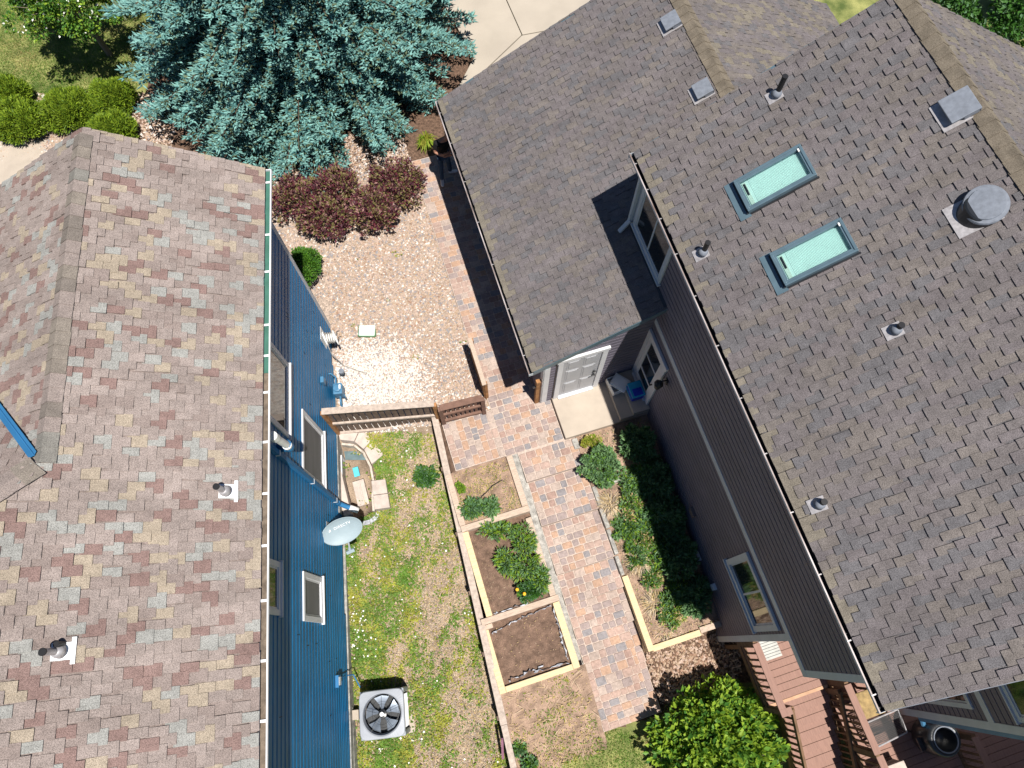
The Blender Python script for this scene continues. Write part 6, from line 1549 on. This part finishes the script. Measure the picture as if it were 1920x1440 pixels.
cover('yard_weeds', 'patchy clover and weeds in the yard beside the blue house', Xg, Yg, 0.05, ['clover', 'clover_yellow', 'leaf_green'], None, m=mg, lift=0.06)
kb = rng.uniform(0, 1, len(X)) < np.clip(0.16 + 0.35 * dn, 0.02, 0.6)
cover('yard_grass', 'thin grass blades among the yard weeds', X[kb], Y[kb], 0.085, ['leaf_green', 'clover_yellow', 'grass_tawny', 'clover'], [0.3, 0.26, 0.22, 0.22], aspect=0.10, flat=0.8, lift=0.02)
k2 = (~k) & (rng.uniform(0, 1, len(X)) < 0.55)
cover('dry_thatch', 'dry straw and leaf litter between the yard weeds', X[k2], Y[k2], 0.055, ['straw_pale', 'straw', 'well_stone', 'twig'], [0.32, 0.27, 0.16, 0.25], aspect=0.22, flat=0.25)
k3 = k & (rng.uniform(0, 1, len(X)) < 0.004 + 0.035 * (vnoise(X, Y, 2.1, 33) > 0.45))
cover('clover_blossom', 'white clover blossoms scattered over the yard weeds', X[k3], Y[k3], 0.042, ['petal_white'], [1.0], aspect=0.95, lift=0.09, flat=0.35)
# gravel-side weeds
X, Y = scatter(9000, -4, 0.5, 5, 10.5, lambda X, Y: (vnoise(X, Y, 4.1, 77) > 0.92) & (RX_(X, Y) < 1.0) & (LX_(X, Y) > -3.5))
cover('gravel_weeds', 'small green weeds sprouting through the gravel', X, Y, 0.05, ['clover', 'clover_yellow', 'straw'], [0.5, 0.25, 0.25], lift=0.06)
# top-left lawn
X, Y = scatter(60000, -17, -10.6, 13.8, 19, lambda X, Y: zone(X, Y) == 2)
t = vnoise(X, Y, 2.0, 3) + rng.normal(0, .5, len(X))
cover('lawn_grass', 'mown lawn under the broadleaf tree', X, Y, 0.06, ['grass_lawn', 'leaf_green', 'grass_tawny'], None, aspect=0.18, flat=1.4, m=np.where(t > .7, 2, np.where(t < -.4, 1, 0)), lift=0.01)
# lawn at the foot of the path
X, Y = scatter(26000, 0.5, 5.2, -4.5, -1.2, lambda X, Y: (RY_(X, Y) < -2.36 + 0.15 * np.sin(X * 4)) & (RX_(X, Y) > 0.3))
t = vnoise(X, Y, 3.0, 13) + rng.normal(0, .5, len(X))
cover('foot_lawn', 'dry green lawn at the foot of the paver path', X, Y, 0.06, ['grass_lawn', 'leaf_green', 'grass_tawny'], None, aspect=0.18, flat=1.4, m=np.where(t > .25, 2, np.where(t < -.5, 1, 0)), lift=0.01)
# weeds and straw on the soil bank
def bankz(X, Y): return np.interp(RY_(X, Y), [-2.75, -2.3, -0.84], [-1.5, -1.38, -0.62]) + 0.02
X, Y = scatter(26000, -1, 2.6, -3.2, 0.6, lambda X, Y: (RY_(X, Y) < -0.9) & (RY_(X, Y) > -2.7) & (RX_(X, Y) > rail_x(RY_(X, Y)) + 0.1) & (RX_(X, Y) < 1.3) & (rng.uniform(0, 1, X.shape) < np.clip(0.22 + 0.3 * vnoise(X, Y, 5, 41) + 0.22 * (-RY_(X, Y) - 1.6), 0.03, 1)))
t = vnoise(X, Y, 5.0, 17) + rng.normal(0, .6, len(X)) - 0.3 * (-RY_(X, Y) - 1.7)
cover('bank_weeds', 'straw and weeds over the soil bank below the bare bed', X, Y, 0.055, ['clover', 'straw', 'clover_yellow', 'stone_tan'], None, zf=bankz(X, Y), aspect=0.3, m=np.where(t > .5, 1, np.where(t > .1, 3, np.where(t < -.4, 0, 2))))
X, Y = scatter(900, -1, 2.6, -3, 0.4, lambda X, Y: (RY_(X, Y) < -1.0) & (RY_(X, Y) > -2.6) & (RX_(X, Y) > rail_x(RY_(X, Y)) + 0.15) & (RX_(X, Y) < 1.3) & (rng.uniform(0, 1, X.shape) < 0.5))
cover('straw_stalks', 'long dry straw stalks lying on the soil bank', X, Y, 0.26, ['straw', 'straw_pale'], [0.6, 0.4], zf=bankz(X, Y) + 0.02, aspect=0.03, flat=0.12)
# litter in the first bed and the border bed
X, Y = scatter(15000, -2, 1.2, 2, 4.6, lambda X, Y: (RX_(X, Y) > -0.22) & (RX_(X, Y) < 1.07) & (RY_(X, Y) > 2.74) & (RY_(X, Y) < 3.9) & (rng.uniform(0, 1, X.shape) < np.clip(.45 + .5 * vnoise(X, Y, 6, 8), 0.05, 1)))
cover('bed_litter', 'dry weeds and litter over the soil of the first bed', X, Y, 0.05, ['straw', 'clover_yellow', 'twig', 'clover'], [0.42, 0.22, 0.2, 0.16], zf=np.full(len(X), -0.05), aspect=0.3)
X, Y = scatter(16000, 1.5, 5.5, -1, 5, lambda X, Y: (RX_(X, Y) > 2.88) & (RX_(X, Y) < 4.5) & (RY_(X, Y) > -0.9) & (RY_(X, Y) < 3.85) & (rng.uniform(0, 1, X.shape) < 0.5))
cover('border_litter', 'dry stems and leaf litter over the border bed soil', X, Y, 0.055, ['straw', 'straw_pale', 'twig', 'clover_yellow', 'leaf_sage'], [0.3, 0.22, 0.2, 0.13, 0.15], zf=np.interp(RY_(X, Y), [-1.0, 0.6, 2.0, 3.9], [-0.70, -0.50, -0.22, 0.02]) + 0.02, aspect=0.22, lift=0.08)
X, Y = scatter(900, -1.2, 1.6, 0.2, 2.9, lambda X, Y: (((RX_(X, Y) > -0.2) & (RX_(X, Y) < 0.4) & (RY_(X, Y) > 0.72) & (RY_(X, Y) < 2.5))))
cover('bed_straw', 'thin straw bits on the bare soil of the middle bed', X, Y, 0.05, ['straw', 'straw_pale'], [0.5, 0.5], zf=np.full(len(X), -0.225), aspect=0.08, flat=0.15)
X, Y = scatter(500, -1.2, 1.6, -1.5, 1.4, lambda X, Y: (((RX_(X, Y) > -0.36) & (RX_(X, Y) < 1.05) & (RY_(X, Y) > -0.7) & (RY_(X, Y) < 0.45))))
cover('bed_chips', 'pale chips on the bare soil of the pine bed', X, Y, 0.035, ['straw', 'stone_tan'], [0.5, 0.5], zf=np.full(len(X), -0.485), aspect=0.3, flat=0.15)
X, Y = scatter(1800, -4.5, -1.5, 3, 5.2, lambda X, Y: (RX_(X, Y) > -2.75) & (RX_(X, Y) < -1.75) & (RY_(X, Y) > 3.7) & (RY_(X, Y) < 5.4) & (vnoise(X, Y, 6, 61) > 0.25))
cover('well_weeds', 'weeds growing in and around the stone window well', X, Y, 0.06, ['clover', 'clover_yellow', 'leaf_green', 'straw'], [0.4, 0.25, 0.2, 0.15], zf=np.maximum(ground_z(X, Y), -0.97), lift=0.08)

# ================================================================== PERSON under the garage eave
def skinned(name, verts, edges, radii, m, parent, root=0, sub=2):
    me = bpy.data.meshes.new(name); me.from_pydata([tuple(v) for v in verts], edges, []); me.materials.append(MATS[m])
    o = bpy.data.objects.new(name, me); col.objects.link(o); o.parent = parent
    md = o.modifiers.new('skin', 'SKIN'); md.use_smooth_shade = True
    sk = me.skin_vertices[0].data if me.skin_vertices else None
    if sk is None:
        bpy.context.view_layer.objects.active = o
        sk = me.skin_vertices[0].data
    for i, r in enumerate(radii): sk[i].radius = (r, r) if not isinstance(r, tuple) else r
    sk[root].use_root = True
    s = o.modifiers.new('sub', 'SUBSURF'); s.levels = sub; s.render_levels = sub
    return o
T = Thing('person', 'person in black T-shirt, jeans and white shoes standing with folded arms under the eave', 'person', 'R', (1.84, 11.80, 0.0))
def off(x, y, z): return Vector((x, y, z))           # local: +x towards the garage wall, -y towards the camera side
# joints: hips at the origin, the left foot stepped towards the camera
body = [(0, 0, .95), (0.01, 0, 1.08), (0.03, .01, 1.25), (0.06, .01, 1.42), (0.11, 0, 1.50), (0.17, -.02, 1.57), (0.20, -.03, 1.64),      # 0-6 spine, neck, head
        (-.09, 0, .90), (-.11, -.06, .50), (-.14, -.13, .09), (.09, 0, .90), (.12, .03, .50), (.15, .08, .09),                        # 7-12 legs
        (-.13, .0, 1.40), (-.21, -.05, 1.14), (0, -.24, 1.12), (.10, -.25, 1.14),                                                  # 13-16 left arm
        (.25, .0, 1.40), (.33, -.05, 1.14), (.14, -.22, 1.20), (.03, -.24, 1.22), (0.21, -.035, 1.72)]                              # 17-20 right arm, 21 crown
be = [(0, 1), (1, 2), (2, 3), (3, 4), (4, 5), (5, 6), (6, 21), (0, 7), (7, 8), (8, 9), (0, 10), (10, 11), (11, 12), (3, 13), (13, 14), (14, 15), (15, 16), (3, 17), (17, 18), (18, 19), (19, 20)]
brd = [(.14, .10), (.12, .09), (.14, .10), (.13, .09), .055, .075, .088, .078, .052, .038, .078, .052, .038, .055, .042, .030, .026, .055, .042, .030, .026, .05]
pb = skinned('body', body, be, brd, 'skin_tone', T.o)
sv = [body[i] for i in (0, 1, 2, 3, 13, 14, 17, 18)]; sv[5] = tuple((Vector(body[13]) * 0.3 + Vector(body[14]) * 0.7)); sv[7] = tuple((Vector(body[17]) * 0.3 + Vector(body[18]) * 0.7))
skinned('shirt', sv, [(0, 1), (1, 2), (2, 3), (3, 4), (4, 5), (3, 6), (6, 7)], [(.165, .125), (.15, .12), (.17, .13), (.17, .13), .088, .068, .088, .068], 'black_cloth', T.o)
skinned('jeans', [body[i] for i in (0, 7, 8, 9, 10, 11, 12)], [(0, 1), (1, 2), (2, 3), (0, 4), (4, 5), (5, 6)], [(.155, .115), .095, .07, .058, .095, .07, .058], 'denim', T.o)
for (fx, fy), a in (((-.14, -.13), -1.75), ((.15, .08), -0.15)):
    d = Vector((math.cos(a), math.sin(a), 0)); b = Vector((fx, fy, 0.045))
    skinned('shoe', [b - d * 0.06, b + d * 0.03, b + d * 0.13, b + d * 0.20], [(0, 1), (1, 2), (2, 3)], [(.05, .045), (.05, .045), (.05, .04), (.042, .03)], 'shoe_white', T.o)
skinned('hair', [(0.18, .03, 1.64), (0.20, .0, 1.72), (0.22, -.04, 1.75)], [(0, 1), (1, 2)], [.085, .088, .075], 'hair_dark', T.o)
for hx, hy, hz_, sgn in ((.10, -.25, 1.14, 1), (.03, -.24, 1.22, -1)):
    fv = [(hx, hy, hz_), (hx + sgn * .05, hy - .01, hz_)]; fe = [(0, 1)]; fr_ = [.03, .033]
    for q in range(4):
        z0 = hz_ + 0.028 - q * 0.018; i = len(fv); ln = (.03, .036, .034, .027)[q]
        fv += [(hx + sgn * (.07 + ln * .3), hy - .012, z0), (hx + sgn * (.075 + ln), hy + .004, z0 - .004), (hx + sgn * (.07 + ln * 1.5), hy + .03, z0 - .01)]; fe += [(1, i), (i, i + 1), (i + 1, i + 2)]; fr_ += [.010, .009, .008]
    i = len(fv); fv += [(hx + sgn * .02, hy - .035, hz_ + .03), (hx + sgn * .045, hy - .04, hz_ + .055)]; fe += [(0, i), (i, i + 1)]; fr_ += [.011, .009]
    skinned('hand', fv, fe, fr_, 'skin_tone', T.o, sub=1)
fc_ = Vector((0.205, -0.035, 1.645))
for sx in (-1, 1):
    mb = MB(); mb.lathe(fc_ + Vector((sx * 0.033, -0.08, 0.02)), [(0.004, -0.006), (0.011, 0), (0.004, 0.006)], 8); o = T.part('eye', mb.mesh('eye', M('black_plastic')), ())
    mb = MB(); mb.obox(fc_ + Vector((sx * 0.088, 0.01, 0.0)), (0.010, 0, 0), (0, 0.022, 0), (0, 0, 0.03)); T.part('ear', mb.mesh('ear', M('skin_tone')), (), bevel=0.006)
mb = MB(); mb.tube([fc_ + Vector((0, -0.08, 0.01)), fc_ + Vector((0.001, -0.103, -0.02)), fc_ + Vector((0, -0.085, -0.027))], [0.008, 0.014, 0.008], 8); T.part('nose', mb.mesh('nose', M('skin_tone')), ())
mb = MB(); mb.obox(fc_ + Vector((-0.001, -0.078, -0.055)), (0.026, 0, 0), (0, 0.006, 0), (0, 0, 0.005)); T.part('mouth', mb.mesh('mouth', M('gate_brown')), ())
